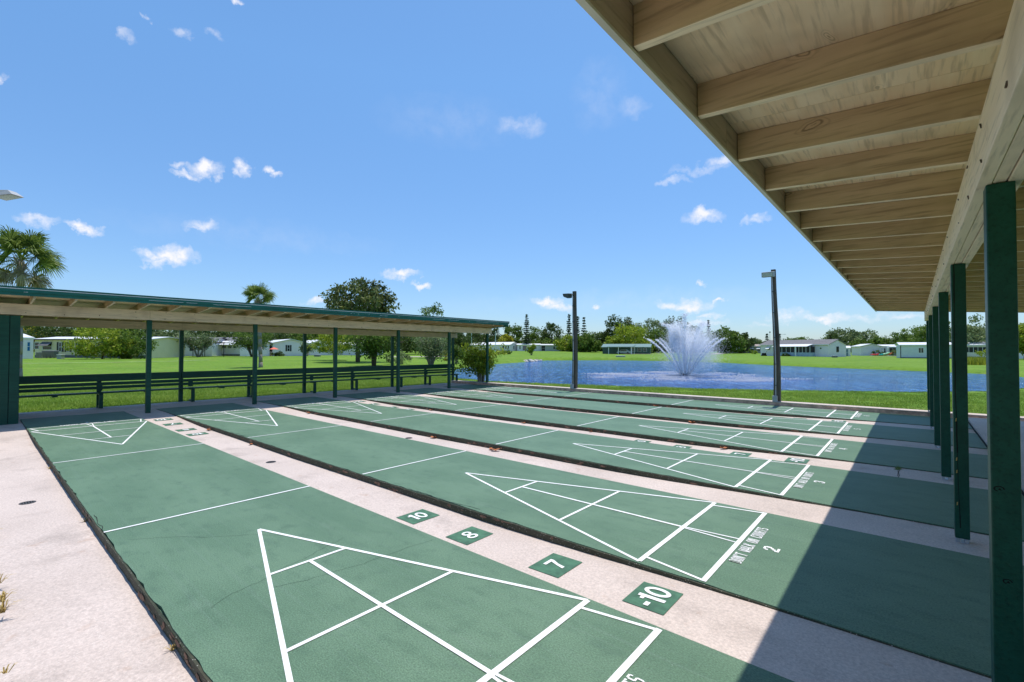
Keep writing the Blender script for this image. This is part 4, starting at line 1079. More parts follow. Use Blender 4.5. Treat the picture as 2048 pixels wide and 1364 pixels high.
# across the lake, left to right
BL = [(950,664,205,26,'dark','dark tree behind the flagpoles left of the tallest tiered pine'),
      (985,662,210,22,'dark','dark tree just right of the shelter beam'),
      (1014,671,198,11,'yellow','low yellow dome shaped tree behind the white far home'),
      (1027,651,215,17,'mid','green tree left of the tallest tiered pine'),
      (1075,657,212,20,'mid','round green tree right of the tallest tiered pine'),
      (1108,644,205,21,'dark','upright dark tree between the tiered pines'),
      (1092,676,200,22,'mid','lower round tree between the tallest tiered pine and the upright dark tree'),
      (1134,672,178,20,'bright','lime green spreading tree in front of the grey far home'),
      (1168,668,172,24,'mid','leafy green tree right of the left light pole'),
      (1190,665,205,20,'grey','pale tree behind the left end of the green carport'),
      (1212,664,195,16,'dark','dark palm like tree behind the green carport'),
      (1240,636,190,24,'dark','tall dark oak above the green carport'),
      (1262,650,172,34,'bright','big rounded lime tree behind the green carport'),
      (1232,672,168,18,'bright','low lime tree at the left of the carport roof'),
      (1300,640,200,34,'grey','wide open oak behind the lime tree'),
      (1324,660,176,30,'mid','green tree left of the fountain'),
      (1350,636,205,26,'dark','tall dark tree directly behind the fountain jets'),
      (1390,656,185,28,'mid','tree behind the right side of the fountain'),
      (1452,659,160,26,'mid','dense round tree right of the fountain'),
      (1482,668,172,18,'dark','darker tree beside the dense round one'),
      (1503,674,215,17,'grey','pale tree behind the tan far home'),
      (1530,682,230,18,'dark','low dark tree behind the left end of the white veranda home'),
      (1600,674,240,22,'mid','broad low tree top over the white veranda home'),
      (1560,681,250,24,'dark','low tree line over the veranda roof'),
      (1650,680,240,20,'dark','low dark tree over the right end of the veranda roof'),
      (1690,655,200,26,'grey','airy grey green tree above the white veranda home gable'),
      (1668,668,190,16,'dark','dark tree left of the airy grey green tree'),
      (1735,661,200,22,'grey','second airy tree above the small white homes'),
      (1758,676,185,18,'mid','green tree behind the small white homes'),
      (1722,682,180,16,'mid','low green tree behind the small white homes'),
      (1800,664,150,26,'mid','green tree left of the nearest posts above the mint home'),
      (1838,656,135,28,'mid','leafy tree above the mint home'),
      (1870,640,118,34,'mid','tall tree seen between the green posts'),
      (1925,650,110,30,'grey','pale green tree seen between the posts above the dark porch'),
      (1985,630,95,46,'grey','large pale leaved tree behind the big near post'),
      (2050,640,80,36,'bright','green tree at the right edge beyond the near post')]
for i, (px, top, dp, hw, lf, lb) in enumerate(BL):
    tree('lakeside_tree', lb, px, top, dp, hw, leaf=lf, group='trees beyond the lake', seed=120+i, bot=703, leafsize=.42 if dp > 150 else .28, n=3600 if hw < 24 else 5600)
pine('tallest tiered pine, right of the teal roof tip', 1053, 630, 190, 11, 1)
pine('tiered pine left of the left light pole', 1138, 630, 195, 7, 2, gap=.5, start=.3)
pine('tiered pine hidden partly by the left light pole', 1155, 634, 197, 7, 3, gap=.5, start=.3)
pine('tiered pine right of the left light pole', 1168, 636, 193, 8, 4, gap=.4, start=.2)
pine('narrow dark tiered pine right of the fountain top', 1417, 641, 200, 8, 5)
pine('pair of small pines, the left one, behind the tan far home', 1488, 666, 230, 3, 6)
pine('pair of small pines, the right one, behind the tan far home', 1494, 665, 230, 4, 7)
pine('small pine left of the right light pole', 1534, 668, 240, 5, 8)
pine('small pine just right of the right light pole', 1559, 668, 240, 4, 9)
multistem('shore_tree', 'small round tree standing on the far bank near the rocks', 1063, 685, 112, 11, 'bright', 71, 0, cat='tree', ls=.17, n=1800, stems=5, clear=.2)
tree('shrub', 'low bright shrub on the far bank below the white far home', 1004, 702, 130, 9, leaf='bright', seed=72, bot=709, leafsize=.2, n=500, trunk=False, cat='shrub')
tree('shrub', 'low dark shrub on the far bank right of the bright one', 1014, 701, 128, 8, leaf='mid', seed=73, bot=709, leafsize=.2, n=450, trunk=False, cat='shrub')
sx = [(1500,697,165,5,'mid','round shrub in front of the tan far home'),(1508,701,150,6,'bright','lime shrub left of the white veranda home'),
      (1573,706,113,6,'dark','dark shrub under the veranda windows, left'),(1588,704,113,5,'grey','pinkish grey shrub under the veranda windows'),
      (1598,707,112,5,'dark','small dark shrub under the veranda windows, right'),(1642,702,110,6,'bright','spiky lime shrub near the veranda corner'),
      (1752,700,126,7,'mid','bush left of the coloured kayaks'),(1765,703,124,7,'dark','dark bush behind the coloured kayaks'),(1788,699,118,7,'grey','pale palm bush right of the coloured kayaks'),
      (1968,698,84,14,'bright','leafy lime bush by the dark porch behind the near post'),(1662,707,110,3,'bright','potted plant by the white gable')]
for i, (px, top, dp, hw, lf, lb) in enumerate(sx):
    tree('shrub', lb, px, top, dp, hw, leaf=lf, seed=90+i, bot=712, leafsize=.16, n=420, trunk=False, cat='shrub')
def woods(name, label, p0, p1, dep, top, bot, n, ls, leaf, seed):
    rng = np.random.default_rng(seed); V = []; T = []
    for px in np.arange(p0, p1, 9):
        dp = dep*rng.uniform(.95, 1.05); x, y = at_depth(px, dp); z0 = gz(x, y); H = zpx(top+rng.normal()*3.5, dp)-z0
        r = rng.uniform(7, 12)*dp/FPX; k = n
        u = rng.normal(size=(k, 3)); u /= np.linalg.norm(u, axis=1)[:, None]; u *= rng.uniform(.55, 1, k)[:, None]
        V.append(np.stack([x+u[:, 0]*r, y+u[:, 1]*r, z0+H*.5+u[:, 2]*H*.5], 1)); T.append(np.clip(rng.random(k)*.6+rng.random()*.4, 0, 1))
    V = np.concatenate(V); T = np.concatenate(T)
    o = npmesh(name, leafquads(rng, V, ls), 4, LEAF[leaf], None, T); tagp(o, label, 'woods', None, 'stuff')
woods('distant_woods', 'far off belt of trees behind everything across the lake', 880, 2080, 262, 684, 701, 420, .55, 'mid', 1)
woods('distant_woods', 'far off dark belt of trees behind the homes on the left', -60, 930, 150, 662, 700, 520, .42, 'dark', 2)
# red ti plant
t = tree('shrub', 'dark red leaved plant under the veranda windows', 1627, 705, 111, 3, leaf='dark', seed=99, bot=712, leafsize=.15, n=220, trunk=False, cat='shrub')
t.children[0].data.materials[0] = mat_leaf('leaf_red', (.10,.01,.02), (.35,.04,.06))
# bed of reeds on the right bank
def bed(px0, px1, d0, d1, n, mat, label, h, seed, cat='reeds'):
    rng = np.random.default_rng(seed); P = []
    for i in range(n):
        dp = rng.uniform(d0, d1); x, y = at_depth(rng.uniform(px0, px1), dp); P.append((x, y, gz(x, y)))
    P = np.array(P); a = rng.uniform(0, 6.28, n); hh = h*rng.uniform(.4, 1.1, n); w_ = .05
    dx = np.stack([np.cos(a)*w_, np.sin(a)*w_, np.zeros(n)], 1); up_ = np.stack([rng.normal(size=n)*.15*hh, rng.normal(size=n)*.15*hh, hh], 1)
    V = np.stack([P-dx, P+dx, P+up_], 1).reshape(-1, 3)
    o = npmesh('reed_bed', V, 3, mat, None, rng.random(n)); tagp(o, label, cat, None, 'stuff'); return o
bed(1925, 1990, 50, 66, 2600, LEAF['yellow'], 'yellow green reeds on the bank behind the near posts', .8, 5)

# ------------------------------------------------------------------ near lawn grass
def lawn(name, x0, x1, y0, y1, n, seed, hgt=.06, cond=None):
    rng = np.random.default_rng(seed); X = rng.uniform(x0, x1, n); Y = rng.uniform(y0, y1, n)
    if cond is not None:
        k = cond(X, Y); X = X[k]; Y = Y[k]
    Z = terrain(X, Y); k = (Z > WZ-.02) & (lake_sd(X, Y) > -.3); X, Y, Z = X[k], Y[k], Z[k]; n = len(X)
    patch = .5+.5*np.sin(X*1.3+np.sin(Y*.9)*2)*np.sin(Y*1.1+np.cos(X*.7)*2)
    a = rng.uniform(0, 6.28, n); hh = hgt*rng.uniform(.5, 1.4, n)*(.7+.6*patch); w_ = rng.uniform(.006, .014, n)
    P = np.stack([X, Y, Z-.008], 1)
    dx = np.stack([np.cos(a)*w_, np.sin(a)*w_, np.zeros(n)], 1); up_ = np.stack([rng.normal(size=n)*.5*hh, rng.normal(size=n)*.5*hh, hh], 1)
    V = np.stack([P-dx, P+dx, P+up_], 1).reshape(-1, 3)
    o = npmesh(name, V, 3, m_blade, None, np.clip(rng.random(n)*.6+.4*patch, 0, 1)); o['kind'] = 'stuff'; o['label'] = 'short mown lawn grass'
    o['category'] = 'grass'
    return o
g1 = lawn('lawn_grass', -6, 22, 14.38, 29, 300000, 1, .06, lambda X, Y: (Y > 14.38+0*X) & (Y < 30+0*X))
g1['label'] = 'mown grass strip between the kerb and the lake'
g2 = lawn('lawn_grass', -14, -1.52, -1, 24, 330000, 2, .07); g2['label'] = 'mown grass right behind the far shelter benches'

# ------------------------------------------------------------------ fountain
fx_, fy_ = 2.59, 32.56
ft = thing('fountain', 'floating fountain throwing white jets and mist in the middle of the lake', 'fountain', (fx_, fy_, WZ)); ft.scale = (.86, .86, .86)
mb = MB(); mb.tube((0, 0, -.1), (0, 0, .10), .55, .5, 20); mb.tube((0, 0, .1), (0, 0, .22), .2, .14, 12); mb.build('float', simple('float_black', (.03,.035,.045), .5, .1), ft)
rng = np.random.default_rng(77)
TETR = np.array([[1,1,1],[1,-1,-1],[-1,1,-1],[-1,-1,1]], float)/1.732
TF = [(0,1,2),(0,2,3),(0,3,1),(1,3,2)]
def droplets(name, P, S, mat, parent, stretch=None):
    n = len(P); base = TETR[None]*S[:, None, None]
    if stretch is not None:
        pr = (base*stretch[:, None, :]).sum(2, keepdims=True); base = base+pr*stretch[:, None, :]*1.6
    V = P[:, None, :]+base
    V = np.stack([V[:, list(f)] for f in TF], 1).reshape(-1, 3)
    return npmesh(name, V, 3, mat, parent)
def jet(az, elev, rng_, hmax, n, r0=.42, spread=1.0, cut=1.0, size=.022):
    # parabola: range rng_, launch elevation elev
    tan = math.tan(elev)
    u = rng.random(n)**1.35*cut
    s = u*rng_; h = s*tan*(1-u)
    nrm = h.max() if n else 1
    px_ = math.cos(az)*(r0+s); py_ = math.sin(az)*(r0+s)
    sp = .018+.20*(u**1.7)*spread
    P = np.stack([px_+rng.normal(size=n)*sp, py_+rng.normal(size=n)*sp, .2+h-np.abs(rng.normal(size=n))*sp*.9], 1)
    sl_ = tan*(1-2*u); D = np.stack([np.full(n, math.cos(az)), np.full(n, math.sin(az)), sl_], 1); D /= np.linalg.norm(D, axis=1)[:, None]
    S = size*rng.uniform(.5, 1.5, n)*(1-.35*u)
    o = droplets('jet', P, S, m_spray, ft, D); o['kind'] = 'stuff'
    return P
view = math.atan2(-fy_+CAMY, CAMX-fx_)
for i in range(8):
    az = view+math.pi/2 + i*math.pi/4 + .12
    jet(az, R(60), 7.6, 2.6, 1150, spread=2.2, cut=.34, size=.017)
for i in range(6):
    az = view+math.pi/2+.35+i*math.pi/3; jet(az, R(79), 3.3, 3.9, 1000, r0=.25, spread=2.2, cut=.5, size=.018)
jet(view, R(87.5), .38*2.3, 4.2, 1400, r0=0, spread=2.2, cut=.5, size=.020)
# mist drifting to the right of the jets
def cloudpts(n, c, s): return np.array(c)+rng.normal(size=(n, 3))*np.array(s)
rx_ = np.array([math.cos(YAW), -math.sin(YAW), 0])
P = np.concatenate([cloudpts(30000, (0, 0, 2.5), (.7, .7, .85)), cloudpts(22000, rx_*-.75+np.array([0, 0, 3.3]), (.26, .26, .5)), cloudpts(30000, rx_*1.1+np.array([0, 0, 2.7]), (.7, .7, .8)),
                    cloudpts(12000, (0, 0, .9), (1.0, 1.0, .6)), cloudpts(7000, rx_*1.5+np.array([0, 0, 1.6]), (.8, .8, .6))])
P = P[P[:, 2] > .05]
droplets('mist', P, .016*rng.uniform(.4, 1.4, len(P)), m_mist, ft)['kind'] = 'stuff'
# splash foam where the jets land
P = []
for i in range(46):
    az = rng.uniform(0, 6.28); r = rng.normal()*.9+6.0 if i > 14 else rng.uniform(.8, 4); n = int(rng.uniform(60, 330)); c = np.array([math.cos(az)*r, math.sin(az)*r, 0])
    q = rx_*(rng.normal(size=n)*rng.uniform(.4, 1.3))[:, None]+np.array([-rx_[1], rx_[0], 0])*(rng.normal(size=n)*.22)[:, None]
    q = q+c; q[:, 2] = rng.random(n)**3*.1; P.append(q)
n = 1500; r = np.abs(rng.normal(size=n))*.7+.4; a = rng.uniform(0, 6.28, n); P.append(np.stack([np.cos(a)*r, np.sin(a)*r, rng.random(n)**3*.1], 1))
P = np.concatenate(P); droplets('splash_foam', P, .030*rng.uniform(.4, 1.6, len(P)), m_foam, ft)['kind'] = 'stuff'

# ------------------------------------------------------------------ houses
def house(name, label, pl, dl, pr, dr, width, eave, ridge, wall, roofm, z0=None, wins=(), gwins=(), gl=(), group='single storey homes', skirt=None, over=.35, cat='house', fasc=None, corner=None, gside=1):
    A = Vector(at_depth(pl, dl)); B = Vector(at_depth(pr, dr)); d = (B-A); Ln = d.length; ang = math.atan2(d.y, d.x)
    zz = z0 if z0 is not None else min(gz(*A), gz(*B))
    t = thing(name, label, cat, (A.x, A.y, zz), ang, group)
    s_ = max(eave*.0, 0)
    # local frame: x along the facade, y into the house
    mb = MB(); w2 = width/2; sk = .0
    zb_ = -.3
    mb._add([(0,0,zb_),(Ln,0,zb_),(Ln,width,zb_),(0,width,zb_),(0,0,eave),(Ln,0,eave),(Ln,width,eave),(0,width,eave),(0,w2,ridge-.03),(Ln,w2,ridge-.03)],
            [(0,1,5,4),(2,3,7,6),(1,2,6,9,5),(3,0,4,8,7),(0,3,2,1)])
    mb.build('wall', wall, t)
    sl_ = (ridge-eave)/w2; th = .10; mb = MB(); o_ = over
    for sg in (0, 1):
        y0 = -o_ if sg == 0 else width+o_; z_e = eave-sl_*o_
        q = [(-o_, y0, z_e), (Ln+o_, y0, z_e), (Ln+o_, w2, ridge), (-o_, w2, ridge)]
        mb.hexa([q[0], q[1], q[2], q[3]]+[(a, b, c+th) for a, b, c in q])
    mb.build('roof', roofm, t)
    # gutter line / fascia
    MB().box(-over-.01, Ln+over+.01, -over-.03, -over-.002, eave-sl_*over-.04, eave-sl_*over+th+.015).build('gutter', fasc or m_whitep, t)
    if skirt is not None:
        mb = MB().box(-.01, Ln+.01, -.014, -.002, -.1, skirt); mb.build('skirting', m_skirt, t)
    def win(M_, u0, u1, z0_, z1, glass=m_glass, frame=m_whitep, shut=False, awn=False, mull=0, screen=False):
        f = MB(); fr = .06
        for (a, b, c, e) in ((u0-fr, u0, z0_-fr, z1+fr), (u1, u1+fr, z0_-fr, z1+fr), (u0, u1, z0_-fr, z0_), (u0, u1, z1, z1+fr)):
            f._add([M_(a, -.03, c), M_(b, -.03, c), M_(b, 0, c), M_(a, 0, c), M_(a, -.03, e), M_(b, -.03, e), M_(b, 0, e), M_(a, 0, e)], [(0,3,2,1),(4,5,6,7),(0,1,5,4),(1,2,6,5),(2,3,7,6),(3,0,4,7)])
        for i in range(mull):
            uu = u0+(u1-u0)*(i+1)/(mull+1); a, b, c, e = uu-.035, uu+.035, z0_, z1
            f._add([M_(a, -.03, c), M_(b, -.03, c), M_(b, 0, c), M_(a, 0, c), M_(a, -.03, e), M_(b, -.03, e), M_(b, 0, e), M_(a, 0, e)], [(0,3,2,1),(4,5,6,7),(0,1,5,4),(1,2,6,5),(2,3,7,6),(3,0,4,7)])
        if not mull and not screen:
            zc = (z0_+z1)/2; a, b, c, e = u0, u1, zc-.025, zc+.025
            f._add([M_(a, -.025, c), M_(b, -.025, c), M_(b, 0, c), M_(a, 0, c), M_(a, -.025, e), M_(b, -.025, e), M_(b, 0, e), M_(a, 0, e)], [(0,3,2,1),(4,5,6,7),(0,1,5,4),(1,2,6,5),(2,3,7,6),(3,0,4,7)])
        wo = f.build('window', frame, t)
        MB()._add([M_(u0, -.01, z0_), M_(u1, -.01, z0_), M_(u1, -.01, z1), M_(u0, -.01, z1)], [(0,1,2,3)]).build('pane', glass, wo)
        if shut:
            for (a, b) in ((u0-.36, u0-.07), (u1+.07, u1+.36)):
                MB()._add([M_(a, -.04, z0_-.05), M_(b, -.04, z0_-.05), M_(b, 0, z0_-.05), M_(a, 0, z0_-.05), M_(a, -.04, z1+.05), M_(b, -.04, z1+.05), M_(b, 0, z1+.05), M_(a, 0, z1+.05)],
                          [(0,3,2,1),(4,5,6,7),(0,1,5,4),(1,2,6,5),(2,3,7,6),(3,0,4,7)]).build('shutter', m_shutter, wo)
        if awn:
            zt = z1+.1; zl = z1-.45; MB()._add([M_(u0-.1, -.01, zt), M_(u1+.1, -.01, zt), M_(u1+.1, -.75, zl), M_(u0-.1, -.75, zl), M_(u0-.1, -.01, zt+.04), M_(u1+.1, -.01, zt+.04), M_(u1+.1, -.75, zl+.04), M_(u0-.1, -.75, zl+.04)],
                 [(0,3,2,1),(4,5,6,7),(0,1,5,4),(1,2,6,5),(2,3,7,6),(3,0,4,7)]).build('awning', m_whitep if awn != 'dark' else m_roofshingle, wo)
    F0 = lambda u, o, z: (u, o, z)
    FG = lambda u, o, z: (Ln-o, u, z)       # right gable end
    FL = lambda u, o, z: (o, width-u, z)
    for k in wins:
        k = dict(k); u0, u1 = k.pop('u'); z0_, z1 = k.pop('z'); win(F0, u0*Ln, u1*Ln, z0_, z1, **k)
    for k in gwins:
        k = dict(k); u0, u1 = k.pop('u'); z0_, z1 = k.pop('z'); win(FG, u0, u1, z0_, z1, **k)
    t['_L'] = Ln
    return t, Ln
D = dict
# left side
sh, _ = house('shed', 'small white sided shed with a blue window next to the green closet', 14, 60.5, 67, 63, 5, 2.75, 3.3, m_white, m_roofmetal, wins=[D(u=(.76,.86), z=(1.05,2.2), glass=m_blueglass)], skirt=None, cat='shed', over=.1)
cream, Lc = house('mobile_home', 'long cream mobile home with white roof and dark shutters behind the yellow green tree', 70, 70, 298, 69, 7, 2.75, 3.15, m_cream, m_roofmetal, fasc=m_shutter, skirt=.42,
   wins=[D(u=(.0,.035), z=(1.35,2.3)), D(u=(.07,.15), z=(1.25,2.25), awn='dark'), D(u=(.215,.235), z=(.95,2.3), shut=True), D(u=(.285,.305), z=(.95,2.3), shut=True), D(u=(.38,.40), z=(.95,2.3), shut=True),
         D(u=(.55,.64), z=(1.0,2.3)), D(u=(.70,.80), z=(1.0,2.3))])
por, _ = house('screened_porch', 'screened porch with salmon roof and brick knee wall right of the cream home', 300, 79, 331, 80, 5, 2.55, 3.25, m_brick, m_salmon, wins=[D(u=(.05,.95), z=(.85,2.35), glass=m_screen, frame=m_shutter, mull=4)], cat='porch', over=.3)
hd_, _ = house('mobile_home', 'white mobile home with a grey roof, window awning and thin dark carport frame', 334, 82, 424, 83, 7, 2.65, 3.35, m_white, m_roofshingle,
   wins=[D(u=(.22,.40), z=(1.1,2.2), awn=True), D(u=(.50,.57), z=(.9,2.2)), D(u=(.7,.8), z=(1.1,2.2))])
he_, _ = house('mobile_home', 'white mobile home with a big white awning over a row of small windows', 425, 87, 480, 86, 8, 2.55, 3.5, m_white, m_roofshingle, skirt=.35,
   wins=[D(u=(.16,.30), z=(1.45,1.85)), D(u=(.36,.5), z=(1.45,1.85)), D(u=(.56,.7), z=(1.45,1.85)), D(u=(.76,.88), z=(1.45,1.85))])
t = he_; Ln = t['_L']
MB().hexa([(0, -1.4, 2.05), (Ln*.95, -1.4, 2.05), (Ln*.95, -.02, 2.75), (0, -.02, 2.75), (0, -1.4, 2.1), (Ln*.95, -1.4, 2.1), (Ln*.95, -.02, 2.8), (0, -.02, 2.8)]).build('awning', m_roofmetal, t)
hf0, _ = house('mobile_home', 'white end wall of a home seen behind the small dark stemmed tree', 482, 92, 520, 93, 6, 2.5, 2.9, m_white, m_roofmetal, wins=[D(u=(.15,.25), z=(1.0,1.9))])
hf, _ = house('mobile_home', 'white gabled home with two wide dark windows behind the palm trunk', 516, 106, 546, 94, 6.6, 2.65, 3.4, m_white, m_roofmetal,
   wins=[D(u=(.10,.48), z=(.9,2.3), glass=m_glass), D(u=(.54,.95), z=(.9,2.3), glass=m_glass)], gwins=[D(u=(2.7,3.1), z=(1.0,2.2), shut=True), D(u=(6.0,6.3), z=(1.0,2.2), shut=True)], skirt=None)
hg, _ = house('mobile_home', 'white low gabled home right of the greyish tall shrub', 590, 115, 618, 103, 6, 2.6, 3.5, m_white, m_roofmetal)
hh, _ = house('mobile_home', 'long white home mostly hidden behind the lime tree and the dark tree', 636, 108, 735, 104, 6, 2.3, 2.9, m_white, m_roofmetal, wins=[D(u=(.5,.56), z=(.9,1.9))])
# lake far side, left
hi, _ = house('mobile_home', 'long white roofed home across the water beside the teal roof tip', 900, 205, 1020, 186, 5.6, 2.5, 3.5, m_white, m_roofmetal, z0=1.1,
   wins=[D(u=(.885,.91), z=(.9,2.0)), D(u=(.925,.95), z=(.9,2.0)), D(u=(.965,.985), z=(.9,2.0)), D(u=(.3,.4), z=(.9,2))], gwins=[D(u=(2.3,2.9), z=(.8,2.0))])
hj, _ = house('mobile_home', 'grey white far home with a mauve door left of the small bank tree', 1035, 187, 1082, 188, 7, 2.5, 2.95, m_white, m_roofmetal, z0=1.05,
   wins=[D(u=(.08,.13), z=(.8,2.0)), D(u=(.22,.38), z=(.3,2.1), glass=simple('mauve_door', (.25,.16,.20), .6)), D(u=(.6,.8), z=(.9,2))])
hk, _ = house('mobile_home', 'grey far home with an open carport behind the lime spreading tree', 1083, 186, 1150, 187, 7, 2.4, 2.8, m_grey, m_roofmetal, z0=1.0,
   wins=[D(u=(.0,.11), z=(.1,2.2), glass=m_screen), D(u=(.35,.41), z=(.9,1.9)), D(u=(.62,.72), z=(.9,1.9))])
# green carport house
hl, Ll = house('mobile_home', 'dark green home with a pale green metal roof across the lake', 1205, 153, 1300, 148, 8, 2.3, 3.2, m_greensid, m_greenroof, z0=.25, wins=[D(u=(.62,.70), z=(.8,1.9), glass=m_glass), D(u=(.74,.82), z=(.8,1.9)), D(u=(.86,.93), z=(.8,1.9))])
cp = thing('carport', 'open carport with a green roof and white posts before the dark green home', 'carport', (*at_depth(1218, 146), .25), math.atan2(*(lambda a, b: (b[1]-a[1], b[0]-a[0]))(at_depth(1218, 146), at_depth(1264, 143))))
Lp = (Vector(at_depth(1264, 143))-Vector(at_depth(1218, 146))).length
mb = MB(); mb.hexa([(-.4, -1, 2.2), (Lp+.4, -1, 2.2), (Lp+.4, 5, 2.9), (-.4, 5, 2.9), (-.4, -1, 2.32), (Lp+.4, -1, 2.32), (Lp+.4, 5, 3.02), (-.4, 5, 3.02)]); mb.build('roof', m_greenroof, cp)
for u in (0, .43, .98, 1.0): MB().box(Lp*u-.09, Lp*u+.09, -.6, -.42, -.3, 2.2).build('post', m_whitep, cp)
MB().box(Lp*1.0-.09, Lp*1.0+.09, 3.6, 3.78, -.3, 2.6).build('post', m_whitep, cp)
# car in the carport
cx, cy = at_depth(1248, 147); car = thing('parked_car', 'white car parked in the green carport', 'car', (cx, cy, .25), cp.rotation_euler.z)
mb = MB()
prof = [(-2.1,.35),(-2.1,.75),(-1.2,.9),(-.7,1.38),(.8,1.42),(1.5,.98),(2.1,.9),(2.15,.35)]
n = len(prof); vs = [(a, -.85, b) for a, b in prof]+[(a, .85, b) for a, b in prof]
mb._add(vs, [tuple(range(n)), tuple(range(2*n-1, n-1, -1))]+[(i, n+i, n+(i+1) % n, (i+1) % n) for i in range(n)]); mb.build('body', m_car, car)
MB()._add([(-1.05,-.856,.95),(-.65,-.856,1.3),(.75,-.856,1.33),(1.25,-.856,1.0)], [(0,3,2,1)]).build('window', m_glass, car)
for xx in (-1.35, 1.35):
    for yy in (-.8, .8): MB().tube((xx, yy-.1, .32), (xx, yy+.1, .32), .32, .32, 14).build('wheel', m_rubber, car)
hm, _ = house('mobile_home', 'tan far home with small white awnings left of the white veranda home', 1452, 176, 1522, 167, 8, 2.5, 3.2, m_tan, simple('brown_roof', (.33,.27,.24), .8), z0=.45,
   wins=[D(u=(.04,.34), z=(.7,2.1), glass=m_screen, mull=2), D(u=(.50,.60), z=(.9,2.0), awn=True), D(u=(.72,.80), z=(.9,2.0), awn=True), D(u=(.90,.98), z=(.9,2.0), awn=True)])
# white veranda house
hw_, Lw = house('mobile_home', 'large white home with a screened veranda and shingle roof beyond the right light pole', 1521, 122, 1656, 107, 7.2, 2.85, 4.0, m_white, m_roofshingle, z0=.08,
   wins=[D(u=(.115,.16), z=(1.65,2.25), awn=True), D(u=(.72,.80), z=(1.0,2.25), awn=True)], gwins=[D(u=(3.3,4.2), z=(1.1,2.3), glass=m_glass, frame=m_shutter)])
ver = []
MB().box(Lw*.30, Lw*.83, -1.9, -.02, -.2, .95).build('knee_wall', simple('bluegrey_panel', (.38,.47,.56), .6), hw_)
pc = MB().box(Lw*.305, Lw*.825, -1.86, -.03, .96, 2.34).build('veranda_screen', m_screen, hw_)
for u in (.30, .36, .42, .485, .55, .61, .67, .72, .77, .825): MB().box(Lw*u-.04, Lw*u+.04, -1.93, -1.865, .95, 2.35).build('mullion', m_whitep, hw_)
MB().hexa([(Lw*.28, -2.4, 2.3), (Lw*.80, -2.4, 2.3), (Lw*.80, -.02, 2.85), (Lw*.28, -.02, 2.85), (Lw*.28, -2.4, 2.4), (Lw*.80, -2.4, 2.4), (Lw*.80, -.02, 2.95), (Lw*.28, -.02, 2.95)]).build('veranda_roof', m_roofmetal, hw_)
MB().box(Lw*.63, Lw*.645, -2.3, -2.2, -.2, 2.32).build('veranda_post', m_whitep, hw_)
MB().tube((Lw*.905, -.02, 1.95), (Lw*.905, -.08, 1.95), .17, .17, 12).build('wreath', simple('wreath_green', (.05,.15,.04), .9), hw_)
# lean-to shed on the gable
lt, Ll2 = house('shed', 'white lean to shed with a blue grey door at the gable of the veranda home', 1682, 117, 1701, 116, 4, 2.0, 2.5, m_white, m_roofmetal, z0=.1, wins=[D(u=(.45,.75), z=(.05,1.75), glass=simple('bluegrey_door', (.16,.24,.30), .6))], cat='shed', over=.1)
hn, _ = house('mobile_home', 'small white gabled home right of the lean to shed', 1703, 138, 1722, 128, 4.5, 2.5, 3.1, m_white, m_roofmetal, z0=.2)
ho, _ = house('mobile_home', 'white home with two pale windows behind the coloured kayaks', 1722, 140, 1782, 131, 6, 2.6, 3.0, m_white, m_roofmetal, z0=.15, wins=[D(u=(.62,.70), z=(.9,2.0)), D(u=(.78,.83), z=(.9,2.0)), D(u=(.9,.94), z=(.9,2.))])
hp, _ = house('mobile_home', 'dark screened porch home between the kayaks and the mint home', 1778, 126, 1800, 122.5, 6, 2.4, 2.9, m_grey, m_roofmetal, z0=.1, wins=[D(u=(.05,.95), z=(.9,2.1), glass=m_screen, mull=2)])
hq, _ = house('mobile_home', 'pale mint mobile home left of the green posts', 1801, 96, 1905, 91.6, 7, 2.7, 3.2, m_mint, m_roofmetal, z0=-.05, wins=[D(u=(.36,.45), z=(1.15,2.1), mull=1)], skirt=.22, over=.25)
MB().box(-.06, .06, -.06, .02, -.2, 2.66).build('corner_trim', m_shutter, hq)
hr, _ = house('mobile_home', 'home with a dark screened porch seen between the two nearest posts', 1925, 95, 2010, 89, 7, 2.7, 3.3, m_white, m_roofmetal, z0=-.05, wins=[D(u=(.05,.60), z=(1.25,2.3), glass=m_screen, mull=4)], skirt=.35)

# ------------------------------------------------------------------ small things around the homes
def small(name, label, cat, px, depth, z=None, group=None):
    x, y = at_depth(px, depth); return thing(name, label, cat, (x, y, gz(x, y) if z is None else z), YAW*-1*0+YAW*-1, group)
for i, (px, lb) in enumerate([(93, 'leftmost grey wheeled bin by the cream home'), (101, 'middle grey wheeled bin by the cream home'), (109, 'rightmost grey wheeled bin by the cream home')]):
    t = small('wheelie_bin', lb, 'bin', px, 66.5, group='grey bins by the cream home')
    mb = MB(); mb.hexa([(-.24,-.28,.06),(.24,-.28,.06),(.24,.28,.06),(-.24,.28,.06),(-.3,-.36,.98),(.3,-.36,.98),(.3,.36,.98),(-.3,.36,.98)]); mb.build('bin_body', m_bin, t)
    MB().hexa([(-.32,-.39,.985),(.32,-.39,.985),(.32,.38,.985),(-.32,.38,.985),(-.3,-.36,1.05),(.3,-.36,1.05),(.28,.34,1.09),(-.28,.34,1.09)]).build('lid', m_bin, t)
    for sx_ in (-.2, .2): MB().tube((sx_-.03, .3, .1), (sx_+.03, .3, .1), .1, .1, 10).build('wheel', m_rubber, t)
def acunit(px, d, label):
    t = small('air_conditioner', label, 'air conditioner', px, d)
    MB().box(-.45, .45, -.4, .4, 0, .85).build('case', m_fixture, t, bevel=.02)
    mb = MB()
    for i in range(7): mb.box(-.42, .42, -.406, -.4005, .1+i*.1, .15+i*.1)
    mb.build('grille', m_fixdark, t); MB().tube((0, 0, .851), (0, 0, .87), .32, .3, 16).build('fan_guard', m_fixdark, t)
acunit(1677, 111, 'grey air conditioner at the foot of the white gable')
acunit(84, 67, 'grey air conditioner left of the bins')
